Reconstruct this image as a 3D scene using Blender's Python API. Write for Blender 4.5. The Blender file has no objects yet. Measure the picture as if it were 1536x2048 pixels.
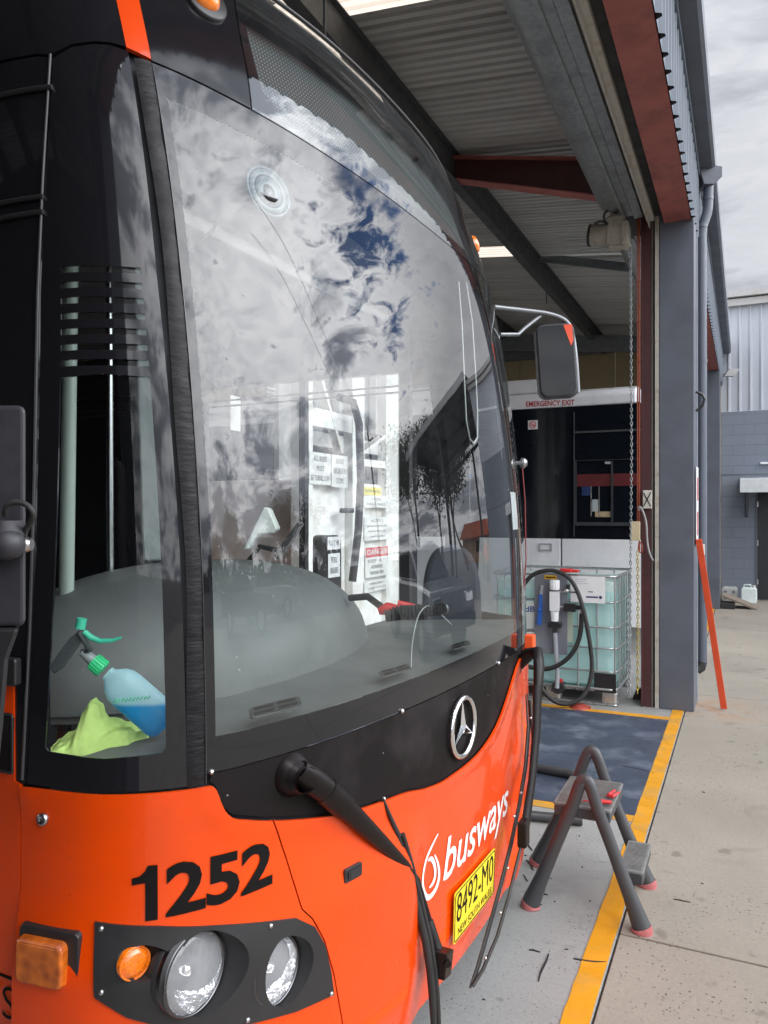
import bpy, bmesh, math, random, bisect
from mathutils import Vector, Matrix
from mathutils.geometry import delaunay_2d_cdt
random.seed(7)
R=math.radians
# ---------------------------------------------------------------- camera, sky, sun, exposure
sc=bpy.context.scene
cam=bpy.data.cameras.new('camera'); camo=bpy.data.objects.new('camera',cam); sc.collection.objects.link(camo)
camo.location=(0,0,1.70); camo.rotation_euler=(R(90),0,R(25.2))
cam.sensor_fit='VERTICAL'; cam.sensor_height=36; cam.lens=36*1531/2048; cam.clip_start=.02; cam.clip_end=2000
sc.camera=camo
sc.render.resolution_x=768; sc.render.resolution_y=1024
vs=sc.view_settings; vs.view_transform='Standard'; vs.look='None'; vs.gamma=1; vs.use_curve_mapping=False
vs.exposure=-.38
SUN_EL,SUN_AZ=58,142   # azimuth clockwise from +Y
def dirv(az,el): return Vector((math.sin(R(az))*math.cos(R(el)),math.cos(R(az))*math.cos(R(el)),math.sin(R(el))))
w=bpy.data.worlds.new('World'); sc.world=w; w.use_nodes=True
def build_world():
    nt=w.node_tree; N=nt.nodes; L=nt.links; N.clear()
    out=N.new('ShaderNodeOutputWorld'); bg=N.new('ShaderNodeBackground'); bg.inputs[1].default_value=.1
    L.new(bg.outputs[0],out.inputs[0])
    sky=N.new('ShaderNodeTexSky'); sky.sky_type='NISHITA'; sky.sun_disc=False
    sky.sun_elevation=R(SUN_EL); sky.sun_rotation=R(SUN_AZ)
    tc=N.new('ShaderNodeTexCoord')
    def vm(op,a,b=None):
        n=N.new('ShaderNodeVectorMath'); n.operation=op
        for i,x in enumerate((a,b)):
            if x is None: continue
            if hasattr(x,'type'): L.new(x,n.inputs[i])
            else: n.inputs[i].default_value=x
        return n
    def m(op,a,b=None,c=None,clamp=False):
        n=N.new('ShaderNodeMath'); n.operation=op; n.use_clamp=clamp
        for i,x in enumerate((a,b,c)):
            if x is None: continue
            if hasattr(x,'type'): L.new(x,n.inputs[i])
            else: n.inputs[i].default_value=x
        return n.outputs[0]
    d=vm('NORMALIZE',tc.outputs['Generated']).outputs[0]
    sp=N.new('ShaderNodeSeparateXYZ'); L.new(d,sp.inputs[0])
    zz=m('ADD',m('MAXIMUM',sp.outputs[2],0),.22)
    cv=N.new('ShaderNodeCombineXYZ'); L.new(m('DIVIDE',sp.outputs[0],zz),cv.inputs[0]); L.new(m('DIVIDE',sp.outputs[1],zz),cv.inputs[1]); L.new(m('MULTIPLY',sp.outputs[2],4.5),cv.inputs[2])
    def noise(scale,detail,rough,dist=0,off=(0,0,0)):
        a=vm('ADD',cv.outputs[0],off); n=N.new('ShaderNodeTexNoise'); L.new(a.outputs[0],n.inputs['Vector'])
        n.inputs['Scale'].default_value=scale; n.inputs['Detail'].default_value=detail; n.inputs['Roughness'].default_value=rough; n.inputs['Distortion'].default_value=dist
        return n.outputs[0]
    n1=noise(2.1,10,.62,.35,(3.1,1.7,0)); n2=noise(6.0,9,.66,.5,(9,4,2)); n3=noise(.8,4,.5,0,(1,8,5))
    d2=vm('NORMALIZE',vm('MULTIPLY',d,(1,1,2.0)).outputs[0]).outputs[0]
    def blob(az,el,rad,flat=True):
        el=math.degrees(math.atan(2.0*math.tan(R(el)))) if flat else el
        dt=vm('DOT_PRODUCT',d2 if flat else d,tuple(dirv(az,el)))
        c=math.cos(R(rad)); x=m('DIVIDE',m('SUBTRACT',dt.outputs['Value'],c),1-c,clamp=True)
        return x
    # brightness of the cloud deck
    sb=None
    for az,el,rad,amp in ((84,24,32,.75),(62,27,20,.5),(24,19,22,2.0),(34,34,14,.3),(50,19,14,-.35),(60,11,14,-.6),(88,9,14,-.6),(74,9,12,-.4),(34,10,13,.7)):
        t_=m('MULTIPLY',blob(az,el,rad),amp); sb=t_ if sb is None else m('ADD',sb,t_)
    n1s=m('MULTIPLY_ADD',m('ADD',m('SUBTRACT',n1,.49),m('MULTIPLY',sb,.12)),8,.5,clamp=True)
    br=m('MULTIPLY',n1s,m('MULTIPLY_ADD',n2,1.5,.25))
    br=m('ADD',br,m('MULTIPLY_ADD',n3,.5,.06))
    br=m('ADD',br,m('MULTIPLY',sb,.16))
    br=m('SUBTRACT',br,m('MULTIPLY',m('SMOOTH_MIN',m('MAXIMUM',m('SUBTRACT',sp.outputs[2],.64),0),.25,.05),2.6))
    q_=m('MULTIPLY',blob(-4,20,40,False),.75); br=m('ADD',m('MULTIPLY',br,m('SUBTRACT',1,q_)),m('MULTIPLY',q_,.82))
    br=m('MAXIMUM',br,.34)
    cr=N.new('ShaderNodeValToRGB'); L.new(m('MULTIPLY',br,.5),cr.inputs[0])
    e=cr.color_ramp.elements; e[0].position=0; e[0].color=(.10,.115,.15,1); e[1].position=1; e[1].color=(2.1,2.1,2.12,1)
    x=e.new(.3); x.color=(.56,.59,.67,1); x=e.new(.55); x.color=(1.1,1.12,1.18,1)
    sc10=vm('SCALE',cr.outputs[0]); fx=m('MULTIPLY_ADD',blob(-4,20,48,False),-15.5,25); L.new(m('MULTIPLY',fx,m('MULTIPLY_ADD',blob(80,26,46),1.7,1)),sc10.inputs['Scale'])
    # blue holes
    hole=m('ADD',m('MULTIPLY',blob(39,27,17),.85),m('MULTIPLY',blob(27,37,8),.5))
    hole=m('ADD',hole,m('MULTIPLY',m('SUBTRACT',n2,.5),4.6))
    hole=m('ADD',hole,m('MULTIPLY',m('SUBTRACT',n1,.5),1.2))
    mask=m('SMOOTH_MIN',m('MAXIMUM',m('MULTIPLY',m('SUBTRACT',hole,.57),1.5),0),1,.1)
    mx=N.new('ShaderNodeMix'); mx.data_type='RGBA'; L.new(mask,mx.inputs[0]); L.new(sc10.outputs[0],mx.inputs[6])
    sk=vm('MULTIPLY',sky.outputs[0],(1.9,2.6,3.6)); L.new(sk.outputs[0],mx.inputs[7])
    L.new(mx.outputs[2],bg.inputs[0])
build_world()
sl=bpy.data.lights.new('sun','SUN'); sl.energy=1.3; sl.angle=R(16); sl.color=(1,.97,.92)
slo=bpy.data.objects.new('sun',sl); sc.collection.objects.link(slo)
slo.rotation_euler=(-dirv(SUN_AZ,SUN_EL)).to_track_quat('-Z','Y').to_euler(); slo.location=(8,4,12)

# ---------------------------------------------------------------- helpers
COL=sc.collection
ORG={}
def root(name,label,cat,loc=(0,0,0),group=None):
    o=bpy.data.objects.new(name,None); COL.objects.link(o); o.location=loc; o.empty_display_size=.2
    o['label']=label; o['category']=cat
    if group: o['group']=group
    ORG[o.name]=Vector(loc); return o
def tag(o,label,cat,group=None):
    o['label']=label; o['category']=cat
    if group: o['group']=group
    return o
class MB:
    def __init__(s): s.v=[]; s.f=[]; s.sm=[]; s.nm={}
    def add(s,vs,fs,smooth=False):
        k=len(s.v); s.v+= [Vector(p) for p in vs]; s.f+=[[i+k for i in f] for f in fs]; s.sm+=[smooth]*len(fs); return s
    def box(s,x0,x1,y0,y1,z0,z1):
        v=[(x,y,z) for x in (x0,x1) for y in (y0,y1) for z in (z0,z1)]
        return s.add(v,[(0,1,3,2),(4,6,7,5),(0,4,5,1),(2,3,7,6),(0,2,6,4),(1,5,7,3)])
    def obox(s,c,u,v,w_):
        c,u,v,w_=map(Vector,(c,u,v,w_))
        P=[c+a*u+b*v+d*w_ for a in (-1,1) for b in (-1,1) for d in (-1,1)]
        return s.add(P,[(0,1,3,2),(4,6,7,5),(0,4,5,1),(2,3,7,6),(0,2,6,4),(1,5,7,3)])
    def bar(s,a,b,wd,ht,up=(0,0,1)):
        a,b=Vector(a),Vector(b); d=(b-a); n=d.normalized(); u=Vector(up)
        side=n.cross(u); side=side.normalized() if side.length>1e-4 else n.orthogonal().normalized(); u2=side.cross(n).normalized()
        return s.obox((a+b)/2,d/2,side*wd/2,u2*ht/2)
    def tube(s,pts,r,n=10,closed=False,cap=True,flat=1.0,upv=None):
        P=[Vector(p) for p in pts]; m=len(P); rr=r if isinstance(r,(list,tuple)) else [r]*m
        T=[]
        for i in range(m):
            if closed: t=P[(i+1)%m]-P[i-1]
            else: t=P[min(i+1,m-1)]-P[max(i-1,0)]
            T.append(t.normalized())
        u=Vector(upv) if upv else T[0].orthogonal()
        vs=[]
        for i in range(m):
            u=(u-T[i]*u.dot(T[i])); u=u.normalized() if u.length>1e-6 else T[i].orthogonal().normalized()
            b=T[i].cross(u)
            for k in range(n):
                a=2*math.pi*k/n; vs.append(P[i]+u*math.cos(a)*rr[i]+b*math.sin(a)*rr[i]*flat)
        fs=[]
        for i in range(m if closed else m-1):
            j=(i+1)%m
            for k in range(n): fs.append((i*n+k,i*n+(k+1)%n,j*n+(k+1)%n,j*n+k))
        s.add(vs,fs,True)
        if cap and not closed:
            s.add([vs[k] for k in range(n)],[list(range(n))[::-1]]); s.add(vs[-n:],[list(range(n))])
        return s
    def cyl(s,a,b,r,r2=None,n=20): return s.tube([a,b],[r,r if r2 is None else r2],n)
    def lathe(s,prof,o,ax,n=28,smooth=True):
        o=Vector(o); ax=Vector(ax).normalized(); u=ax.orthogonal().normalized(); b=ax.cross(u); vs=[]
        for (r,h) in prof:
            for k in range(n):
                a=2*math.pi*k/n; vs.append(o+ax*h+(u*math.cos(a)+b*math.sin(a))*r)
        fs=[(i*n+k,i*n+(k+1)%n,(i+1)*n+(k+1)%n,(i+1)*n+k) for i in range(len(prof)-1) for k in range(n)]
        return s.add(vs,fs,smooth)
    def prism(s,poly,o,u,v,w_):
        o,u,v,w_=map(Vector,(o,u,v,w_)); n=len(poly)
        a=[o+u*p[0]+v*p[1] for p in poly]; b=[p+w_ for p in a]
        s.add(a,[list(range(n))[::-1]]); s.add(b,[list(range(n))])
        return s.add(a+b,[(i,(i+1)%n,n+(i+1)%n,n+i) for i in range(n)])
    def grid(s,fn,nu,nv,smooth=True):
        vs=[fn(i/nu,j/nv) for i in range(nu+1) for j in range(nv+1)]
        return s.add(vs,[(i*(nv+1)+j,(i+1)*(nv+1)+j,(i+1)*(nv+1)+j+1,i*(nv+1)+j+1) for i in range(nu) for j in range(nv)],smooth)
    def ball(s,c,r,n=16,sq=(1,1,1)):
        c=Vector(c)
        return s.grid(lambda a,b:c+Vector((math.cos(2*math.pi*a)*math.sin(math.pi*b)*sq[0],math.sin(2*math.pi*a)*math.sin(math.pi*b)*sq[1],math.cos(math.pi*b)*sq[2]))*r,n,n//2)
    def build(s,name,mat,parent=None,bevel=0,seg=2,merge=True):
        me=bpy.data.meshes.new(name); org=Vector((0,0,0))
        if parent is not None:
            org=ORG.get(parent.name,org)
        me.from_pydata([tuple(p-org) for p in s.v],[],s.f)
        me.polygons.foreach_set('use_smooth',s.sm)
        if s.nm:
            nl=[]
            for p in me.polygons:
                for vi in p.vertices: nl.append(tuple(s.nm[vi]) if vi in s.nm else tuple(p.normal))
            me.normals_split_custom_set(nl)
        bm=bmesh.new(); bm.from_mesh(me)
        if merge and not any(s.sm): bmesh.ops.remove_doubles(bm,verts=bm.verts,dist=1e-5)
        bmesh.ops.recalc_face_normals(bm,faces=bm.faces) if merge else None
        if not s.nm: bm.to_mesh(me)
        bm.free()
        o=bpy.data.objects.new(name,me); COL.objects.link(o)
        if parent is not None: o.parent=parent; ORG[o.name]=org
        else: ORG[o.name]=Vector((0,0,0))
        if mat: me.materials.append(mat)
        if bevel:
            b=o.modifiers.new('bevel','BEVEL'); b.width=bevel; b.segments=seg; b.limit_method='ANGLE'; b.angle_limit=R(40)
        return o
def struct(o): o['kind']='structure'; return o
MATS={}
def mat(name,col,rough=.5,metal=0,coat=0,var=.12,vscale=6,bump=0,bscale=40,spec=.5,stain=None,stamt=.4,stscale=2.0,rvar=.1,anis=None,trans=0,emit=None,coatr=.03,bdist=.002,specks=None):
    if name in MATS: return MATS[name]
    m=bpy.data.materials.new(name); m.use_nodes=True; nt=m.node_tree; N=nt.nodes; L=nt.links
    p=N['Principled BSDF']; p.inputs['Base Color'].default_value=(*col,1); p.inputs['Roughness'].default_value=rough
    p.inputs['Metallic'].default_value=metal; p.inputs['Coat Weight'].default_value=coat; p.inputs['Coat Roughness'].default_value=coatr
    p.inputs['Specular IOR Level'].default_value=spec
    if trans: p.inputs['Transmission Weight'].default_value=trans
    if emit: p.inputs['Emission Color'].default_value=(*emit[0],1); p.inputs['Emission Strength'].default_value=emit[1]
    tc=N.new('ShaderNodeTexCoord')
    mp=N.new('ShaderNodeMapping'); L.new(tc.outputs['Object'],mp.inputs[0])
    if anis: mp.inputs['Scale'].default_value=anis
    def noise(sc_,det=5,ro=.55):
        n=N.new('ShaderNodeTexNoise'); L.new(mp.outputs[0],n.inputs['Vector']); n.inputs['Scale'].default_value=sc_; n.inputs['Detail'].default_value=det; n.inputs['Roughness'].default_value=ro; return n.outputs[0]
    src=None
    if var:
        n=noise(vscale); mr=N.new('ShaderNodeMapRange'); L.new(n,mr.inputs[0]); mr.inputs[1].default_value=.25; mr.inputs[2].default_value=.75
        mr.inputs[3].default_value=1-var; mr.inputs[4].default_value=1+var
        v=N.new('ShaderNodeVectorMath'); v.operation='SCALE'; v.inputs[0].default_value=col; L.new(mr.outputs[0],v.inputs['Scale']); src=v.outputs[0]
    if stain:
        n=noise(stscale,8,.62); mr=N.new('ShaderNodeMapRange'); L.new(n,mr.inputs[0]); mr.inputs[1].default_value=.5; mr.inputs[2].default_value=.68; mr.inputs[3].default_value=0; mr.inputs[4].default_value=stamt
        mx=N.new('ShaderNodeMix'); mx.data_type='RGBA'; L.new(mr.outputs[0],mx.inputs[0])
        if src: L.new(src,mx.inputs[6])
        else: mx.inputs[6].default_value=(*col,1)
        mx.inputs[7].default_value=(*stain,1); src=mx.outputs[2]
    if specks:
        sc_,rad_,scol,keep=specks
        v=N.new('ShaderNodeTexVoronoi'); L.new(tc.outputs['Object'],v.inputs['Vector']); v.inputs['Scale'].default_value=sc_
        r1=N.new('ShaderNodeMapRange'); L.new(v.outputs['Distance'],r1.inputs[0]); r1.inputs[1].default_value=rad_; r1.inputs[2].default_value=rad_*1.6; r1.inputs[3].default_value=.8; r1.inputs[4].default_value=0
        r2=N.new('ShaderNodeMapRange'); L.new(v.outputs['Color'],r2.inputs[0]); r2.inputs[1].default_value=1-keep; r2.inputs[2].default_value=1-keep+.02
        w2=N.new('ShaderNodeMath'); w2.operation='MULTIPLY'; L.new(r1.outputs[0],w2.inputs[0]); L.new(r2.outputs[0],w2.inputs[1])
        mx=N.new('ShaderNodeMix'); mx.data_type='RGBA'; L.new(w2.outputs[0],mx.inputs[0])
        if src: L.new(src,mx.inputs[6])
        else: mx.inputs[6].default_value=(*col,1)
        mx.inputs[7].default_value=(*scol,1); src=mx.outputs[2]
    if src: L.new(src,p.inputs['Base Color'])
    if rvar:
        n=noise(vscale*1.7); mr=N.new('ShaderNodeMapRange'); L.new(n,mr.inputs[0]); mr.inputs[1].default_value=.3; mr.inputs[2].default_value=.7
        mr.inputs[3].default_value=max(0,rough-rvar*rough*2); mr.inputs[4].default_value=min(1,rough+rvar*rough*2); L.new(mr.outputs[0],p.inputs['Roughness'])
    if bump:
        n=noise(bscale,4); b=N.new('ShaderNodeBump'); b.inputs['Strength'].default_value=bump; b.inputs['Distance'].default_value=bdist; L.new(n,b.inputs['Height']); L.new(b.outputs[0],p.inputs['Normal'])
    MATS[name]=m; return m
def glassmat(name,tint=(.8,.88,.86),ior=1.75,dirt_or_fill=.02,dcol=(.6,.62,.65),specks=0):
    m=bpy.data.materials.new(name); m.use_nodes=True; nt=m.node_tree; N=nt.nodes; L=nt.links; N.clear()
    o=N.new('ShaderNodeOutputMaterial'); t=N.new('ShaderNodeBsdfTransparent'); t.inputs[0].default_value=(*tint,1)
    g=N.new('ShaderNodeBsdfGlossy'); g.inputs['Roughness'].default_value=.0; g.inputs[0].default_value=(1,1,1,1)
    f=N.new('ShaderNodeFresnel'); ge=N.new('ShaderNodeNewGeometry'); io=N.new('ShaderNodeMapRange'); L.new(ge.outputs['Backfacing'],io.inputs[0]); io.inputs[3].default_value=ior; io.inputs[4].default_value=1/ior; L.new(io.outputs[0],f.inputs[0])
    a=N.new('ShaderNodeMixShader'); L.new(f.outputs[0],a.inputs[0]); L.new(t.outputs[0],a.inputs[1]); L.new(g.outputs[0],a.inputs[2])
    df=N.new('ShaderNodeBsdfDiffuse'); df.inputs[0].default_value=(*dcol,1)
    tc=N.new('ShaderNodeTexCoord'); n=N.new('ShaderNodeTexNoise'); L.new(tc.outputs['Object'],n.inputs['Vector']); n.inputs['Scale'].default_value=3; n.inputs['Detail'].default_value=8; n.inputs['Roughness'].default_value=.7
    mr=N.new('ShaderNodeMapRange'); L.new(n.outputs[0],mr.inputs[0]); mr.inputs[1].default_value=.35; mr.inputs[2].default_value=.75; mr.inputs[3].default_value=dirt_or_fill*.4; mr.inputs[4].default_value=dirt_or_fill*2
    fac=mr.outputs[0]
    if specks:
        v=N.new('ShaderNodeTexVoronoi'); L.new(tc.outputs['Object'],v.inputs['Vector']); v.inputs['Scale'].default_value=26
        r2=N.new('ShaderNodeMapRange'); L.new(v.outputs['Distance'],r2.inputs[0]); r2.inputs[1].default_value=.04; r2.inputs[2].default_value=.075; r2.inputs[3].default_value=specks; r2.inputs[4].default_value=0
        r3=N.new('ShaderNodeMapRange'); L.new(v.outputs['Color'],r3.inputs[0]); r3.inputs[1].default_value=.5; r3.inputs[2].default_value=.7
        w3=N.new('ShaderNodeMath'); w3.operation='MULTIPLY'; L.new(r2.outputs[0],w3.inputs[0]); L.new(r3.outputs[0],w3.inputs[1])
        a3=N.new('ShaderNodeMath'); a3.operation='ADD'; L.new(w3.outputs[0],a3.inputs[0]); L.new(mr.outputs[0],a3.inputs[1]); fac=a3.outputs[0]
    b=N.new('ShaderNodeMixShader'); L.new(fac,b.inputs[0]); L.new(a.outputs[0],b.inputs[1]); L.new(df.outputs[0],b.inputs[2]); L.new(b.outputs[0],o.inputs[0])
    MATS[name]=m; return m
# pixel helpers (measuring aid for positions read off the photograph, 1536x2048 px)
F=1531.0; CX=768.0; CY=1023.0; H=1.70
YAW=math.radians(25.2)
RX,RY=math.cos(YAW),math.sin(YAW); FX,FY=-math.sin(YAW),math.cos(YAW)
def proj(p):
    x,y,z=p
    lat=x*RX+y*RY; d=x*FX+y*FY
    return (CX+F*lat/d, CY-F*(z-H)/d)
def hermite(pts):
    xs=[p[0] for p in pts]; ys=[p[1] for p in pts]; n=len(xs)
    m=[(ys[i+1]-ys[i])/(xs[i+1]-xs[i]) for i in range(n-1)]
    t=[m[0]]+[0 if m[i-1]*m[i]<=0 else 2*m[i-1]*m[i]/(m[i-1]+m[i]) for i in range(1,n-1)]+[m[-1]]
    def f(x):
        if x<=xs[0]: return ys[0]+t[0]*(x-xs[0])
        if x>=xs[-1]: return ys[-1]+t[-1]*(x-xs[-1])
        lo=0
        while x>xs[lo+1]: lo+=1
        h=xs[lo+1]-xs[lo]; u=(x-xs[lo])/h
        return ((1+2*u)*(1-u)**2*ys[lo]+u*(1-u)**2*h*t[lo]+u*u*(3-2*u)*ys[lo+1]+u*u*(u-1)*h*t[lo+1])
    return f
# half plan: b lateral from centre, a back from front
HP=[(0,0),(.3,-.008),(.55,-.033),(.8,-.08),(1.0,-.145),(1.12,-.205),(1.2,-.27),(1.26,-.36),(1.29,-.47),(1.305,-.62)]
def _plan():
    # dense catmull rom
    P=[(-HP[1][0],HP[1][1])]+HP+[(1.307,-.8)]
    out=[]
    for i in range(1,len(P)-2):
        for k in range(16):
            t=k/16; p0,p1,p2,p3=P[i-1:i+3]
            out.append(tuple(.5*((2*p1[j])+(p2[j]-p0[j])*t+(2*p0[j]-5*p1[j]+4*p2[j]-p3[j])*t*t+(3*p1[j]-p0[j]-3*p2[j]+p3[j])*t**3) for j in (0,1)))
    out.append(HP[-1]); out.append((1.307,-12.0))
    L=[0]
    for a,b in zip(out,out[1:]): L.append(L[-1]+math.hypot(b[0]-a[0],b[1]-a[1]))
    return out,L
PL,LL=_plan()
def plan(s):
    q=abs(s); i=min(max(bisect.bisect_right(LL,q)-1,0),len(LL)-2)
    u=(q-LL[i])/(LL[i+1]-LL[i]); a,b=PL[i],PL[i+1]
    return (a[0]+(b[0]-a[0])*u)*(1 if s>=0 else -1), a[1]+(b[1]-a[1])*u
PROF=hermite([(.2,-.035),(.30,-.02),(.42,-.006),(.7,0),(1.14,.004),(1.5,-.004),(1.9,-.033),(2.3,-.083),(2.7,-.163),(2.9,-.228),(3.14,-.325),(3.18,-.385),(3.2,-.48)])
INS=hermite([(.2,.03),(.6,0),(1.2,0),(2.0,.005),(2.7,.02),(2.9,.04),(3.14,.09),(3.2,.20)])
BX,BY,BS=-.80,2.43,.036
def S(s,z,off=0.0):
    if off:
        e=1e-3
        p=S(s,z); a=S(s+e,z); b=S(s,z+e)
        u=[a[i]-p[i] for i in range(3)]; v=[b[i]-p[i] for i in range(3)]
        n=(u[1]*v[2]-u[2]*v[1],u[2]*v[0]-u[0]*v[2],u[0]*v[1]-u[1]*v[0])
        l=math.sqrt(sum(c*c for c in n)); return tuple(p[i]+n[i]/l*off for i in range(3))
    b,a=plan(s); b*=1-INS(z)/1.3; a+=PROF(z)
    return (BX+a+BS*b, BY+b-BS*a, z)
_G=[]
def GRID():
    if not _G:
        for i in range(-110,38):
            for k in range(8,129):
                s=i*.02; z=k*.025
                _G.append((s,z,proj(S(s,z))))
    return _G
def B(u,v,guess=None):
    # pixel -> (s,z) on near-visible bus skin
    if guess is None:
        best=None
        for s_,z_,q in GRID():
            d=math.hypot(q[0]-u,q[1]-v)
            if best is None or d<best[0]: best=(d,s_,z_)
        s,z=best[1:]
    else: s,z=guess
    for _ in range(25):
        q=proj(S(s,z)); e=1e-4
        a=proj(S(s+e,z)); b=proj(S(s,z+e))
        j11,j21=(a[0]-q[0])/e,(a[1]-q[1])/e; j12,j22=(b[0]-q[0])/e,(b[1]-q[1])/e
        det=j11*j22-j12*j21; r1,r2=u-q[0],v-q[1]
        if abs(det)<1e3: break
        ds=(r1*j22-r2*j12)/det; dz=(j11*r2-j21*r1)/det
        m=max(abs(ds),abs(dz)); k=min(1,.03/m) if m>0 else 1
        s+=ds*k; z+=dz*k
        if m<1e-5: break
    q=proj(S(s,z))
    return (round(s,4),round(z,4),round(math.hypot(q[0]-u,q[1]-v),1))
def pt(u,v,D):
    l=(u-CX)/F*D; return Vector((l*RX+D*FX,l*RY+D*FY,H-(v-CY)/F*D))
def on_y(u,v,Y):
    l=(u-CX)/F; D=Y/(l*RY+FY); return pt(u,v,D)
def on_x(u,v,X):
    l=(u-CX)/F; D=X/(l*RX+FX); return pt(u,v,D)
def on_z(u,v,Z=0):
    return pt(u,v,(H-Z)*F/(v-CY))
def inpoly(p,poly):
    x,y=p; c=False; n=len(poly)
    for i in range(n):
        x1,y1=poly[i]; x2,y2=poly[i-1]
        if (y1>y)!=(y2>y) and x<(x2-x1)*(y-y1)/(y2-y1)+x1: c=not c
    return c
def dens(poly,res,closed=True):
    out=[]; n=len(poly)
    for i in range(n if closed else n-1):
        a,b=poly[i],poly[(i+1)%n]; d=math.hypot(b[0]-a[0],b[1]-a[1]); k=max(1,int(math.ceil(d/res)))
        for j in range(k): out.append((a[0]+(b[0]-a[0])*j/k,a[1]+(b[1]-a[1])*j/k))
    if not closed: out.append(poly[-1])
    return out
def smoothpoly(poly,it=2,closed=True):
    for _ in range(it):
        o=[]; n=len(poly)
        for i in range(n if closed else n-1):
            a,b=poly[i],poly[(i+1)%n]
            o+=[tuple(x*.75+y*.25 for x,y in zip(a,b)),tuple(x*.25+y*.75 for x,y in zip(a,b))]
        if not closed: o=[poly[0]]+o+[poly[-1]]
        poly=o
    return poly
def rrect(x0,x1,y0,y1,r,n=5):
    o=[]
    for cx,cy,a0 in ((x1-r,y1-r,0),(x0+r,y1-r,90),(x0+r,y0+r,180),(x1-r,y0+r,270)):
        for i in range(n+1):
            a=R(a0+90*i/n); o.append((cx+r*math.cos(a),cy+r*math.sin(a)))
    return o
def fill(poly,holes=(),res=.05):
    polys=[dens(poly,res)]+[dens(h,res) for h in holes]
    pts=[]; edges=[]
    for P in polys:
        k=len(pts); pts+=P; edges+=[(k+i,k+(i+1)%len(P)) for i in range(len(P))]
    nb=len(pts)
    xs=[p[0] for p in poly]; ys=[p[1] for p in poly]
    def near(p):
        return any(abs(p[0]-q[0])<res*.5 and abs(p[1]-q[1])<res*.5 for q in pts[:nb])
    nx=int((max(xs)-min(xs))/res); ny=int((max(ys)-min(ys))/res)
    for i in range(1,nx+1):
        for j in range(1,ny+1):
            p=(min(xs)+i*res,min(ys)+j*res)
            if inpoly(p,polys[0]) and not any(inpoly(p,h) for h in polys[1:]) and not near(p): pts.append(p)
    V,E,Fc,_,_,_=delaunay_2d_cdt([Vector(p) for p in pts],edges,[],0,1e-6)
    T=[]
    for f in Fc:
        c=(sum(V[i][0] for i in f)/len(f),sum(V[i][1] for i in f)/len(f))
        if inpoly(c,polys[0]) and not any(inpoly(c,h) for h in polys[1:]): T.append(list(f))
    return [tuple(v) for v in V],T,polys
def patchmb(poly,off=0,thick=.004,holes=(),res=.05,mb=None,fn=None,edge=.0):
    fn=fn or S
    V,T,polys=fill(poly,holes,res); mb=mb or MB()
    # orientation: counter-clockwise in (s,z) faces outwards
    T2=[]
    for f in T:
        a,b,c=[V[i] for i in f[:3]]
        if (b[0]-a[0])*(c[1]-a[1])-(b[1]-a[1])*(c[0]-a[0])<0: f=f[::-1]
        T2.append(f)
    o=(lambda p:off) if not callable(off) else off
    k0=len(mb.v); mb.add([fn(p[0],p[1],o(p) or 1e-6) for p in V],T2,True)
    if fn is S:
        e=.003; g=lambda a,b:Vector(S(a,b,o((a,b)) or 1e-6))
        for i,p in enumerate(V):
            n_=(g(p[0]+e,p[1])-g(p[0]-e,p[1])).cross(g(p[0],p[1]+e)-g(p[0],p[1]-e)); mb.nm[k0+i]=n_.normalized()
    if thick:
        for k,P in enumerate(polys):
            A=[fn(p[0],p[1],o(p) or 1e-6) for p in P]; Bq=[fn(p[0],p[1],(o(p)-thick) or 1e-6) for p in P]; n=len(P)
            area=sum(P[i-1][0]*P[i][1]-P[i][0]*P[i-1][1] for i in range(n)); ccw=(area>0)==(k==0)
            mb.add(A+Bq,[((i,n+i,n+(i+1)%n,(i+1)%n) if ccw else (i,(i+1)%n,n+(i+1)%n,n+i)) for i in range(n)])
    return mb
def patch(name,poly,m,parent,off=0,thick=.004,holes=(),res=.05,**k):
    return patchmb(poly,off,thick,holes,res,**k).build(name,m,parent,merge=False)
def textgeo(body,bold=0.0,shear=0.0,spacing=1.0,align='LEFT'):
    cu=bpy.data.curves.new('lettering','FONT'); cu.body=body; cu.offset=bold; cu.shear=shear; cu.space_character=spacing; cu.resolution_u=3; cu.fill_mode='FRONT'; cu.align_x=align; cu.space_line=1.0
    o=bpy.data.objects.new('lettering',cu); COL.objects.link(o)
    dg=bpy.context.evaluated_depsgraph_get(); me=bpy.data.meshes.new_from_object(o.evaluated_get(dg))
    bm=bmesh.new(); bm.from_mesh(me); bmesh.ops.remove_doubles(bm,verts=bm.verts,dist=1e-5); bmesh.ops.triangulate(bm,faces=bm.faces)
    for _ in range(3):
        long_=[e for e in bm.edges if e.calc_length()>.22]
        if not long_: break
        bmesh.ops.subdivide_edges(bm,edges=long_,cuts=1); bmesh.ops.triangulate(bm,faces=bm.faces)
    bm.verts.ensure_lookup_table()
    V=[(v.co.x,v.co.y) for v in bm.verts]; T=[[v.index for v in f.verts] for f in bm.faces]
    bm.free(); bpy.data.objects.remove(o); bpy.data.curves.remove(cu)
    x0=min(p[0] for p in V); x1=max(p[0] for p in V); y0=min(p[1] for p in V); y1=max(p[1] for p in V)
    return [((p[0]-x0)/(x1-x0),(p[1]-y0)/(y1-y0)) for p in V],T,(x1-x0)/(y1-y0)
def textmb(body,TL,TR,BR,BL,fn=None,mb=None,**k):
    """lettering mapped on the quad given by its four corners; fn maps (s,z) pairs onto a curved skin"""
    V,T,_=textgeo(body,**k); mb=mb or MB(); TL,TR,BR,BL=map(Vector,(TL,TR,BR,BL)); P=[]
    for a,b in V:
        q=(BL*(1-a)+BR*a)*(1-b)+(TL*(1-a)+TR*a)*b
        P.append(fn(q[0],q[1]) if fn else q)
    mb.add(P,T,False); return mb
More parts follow.
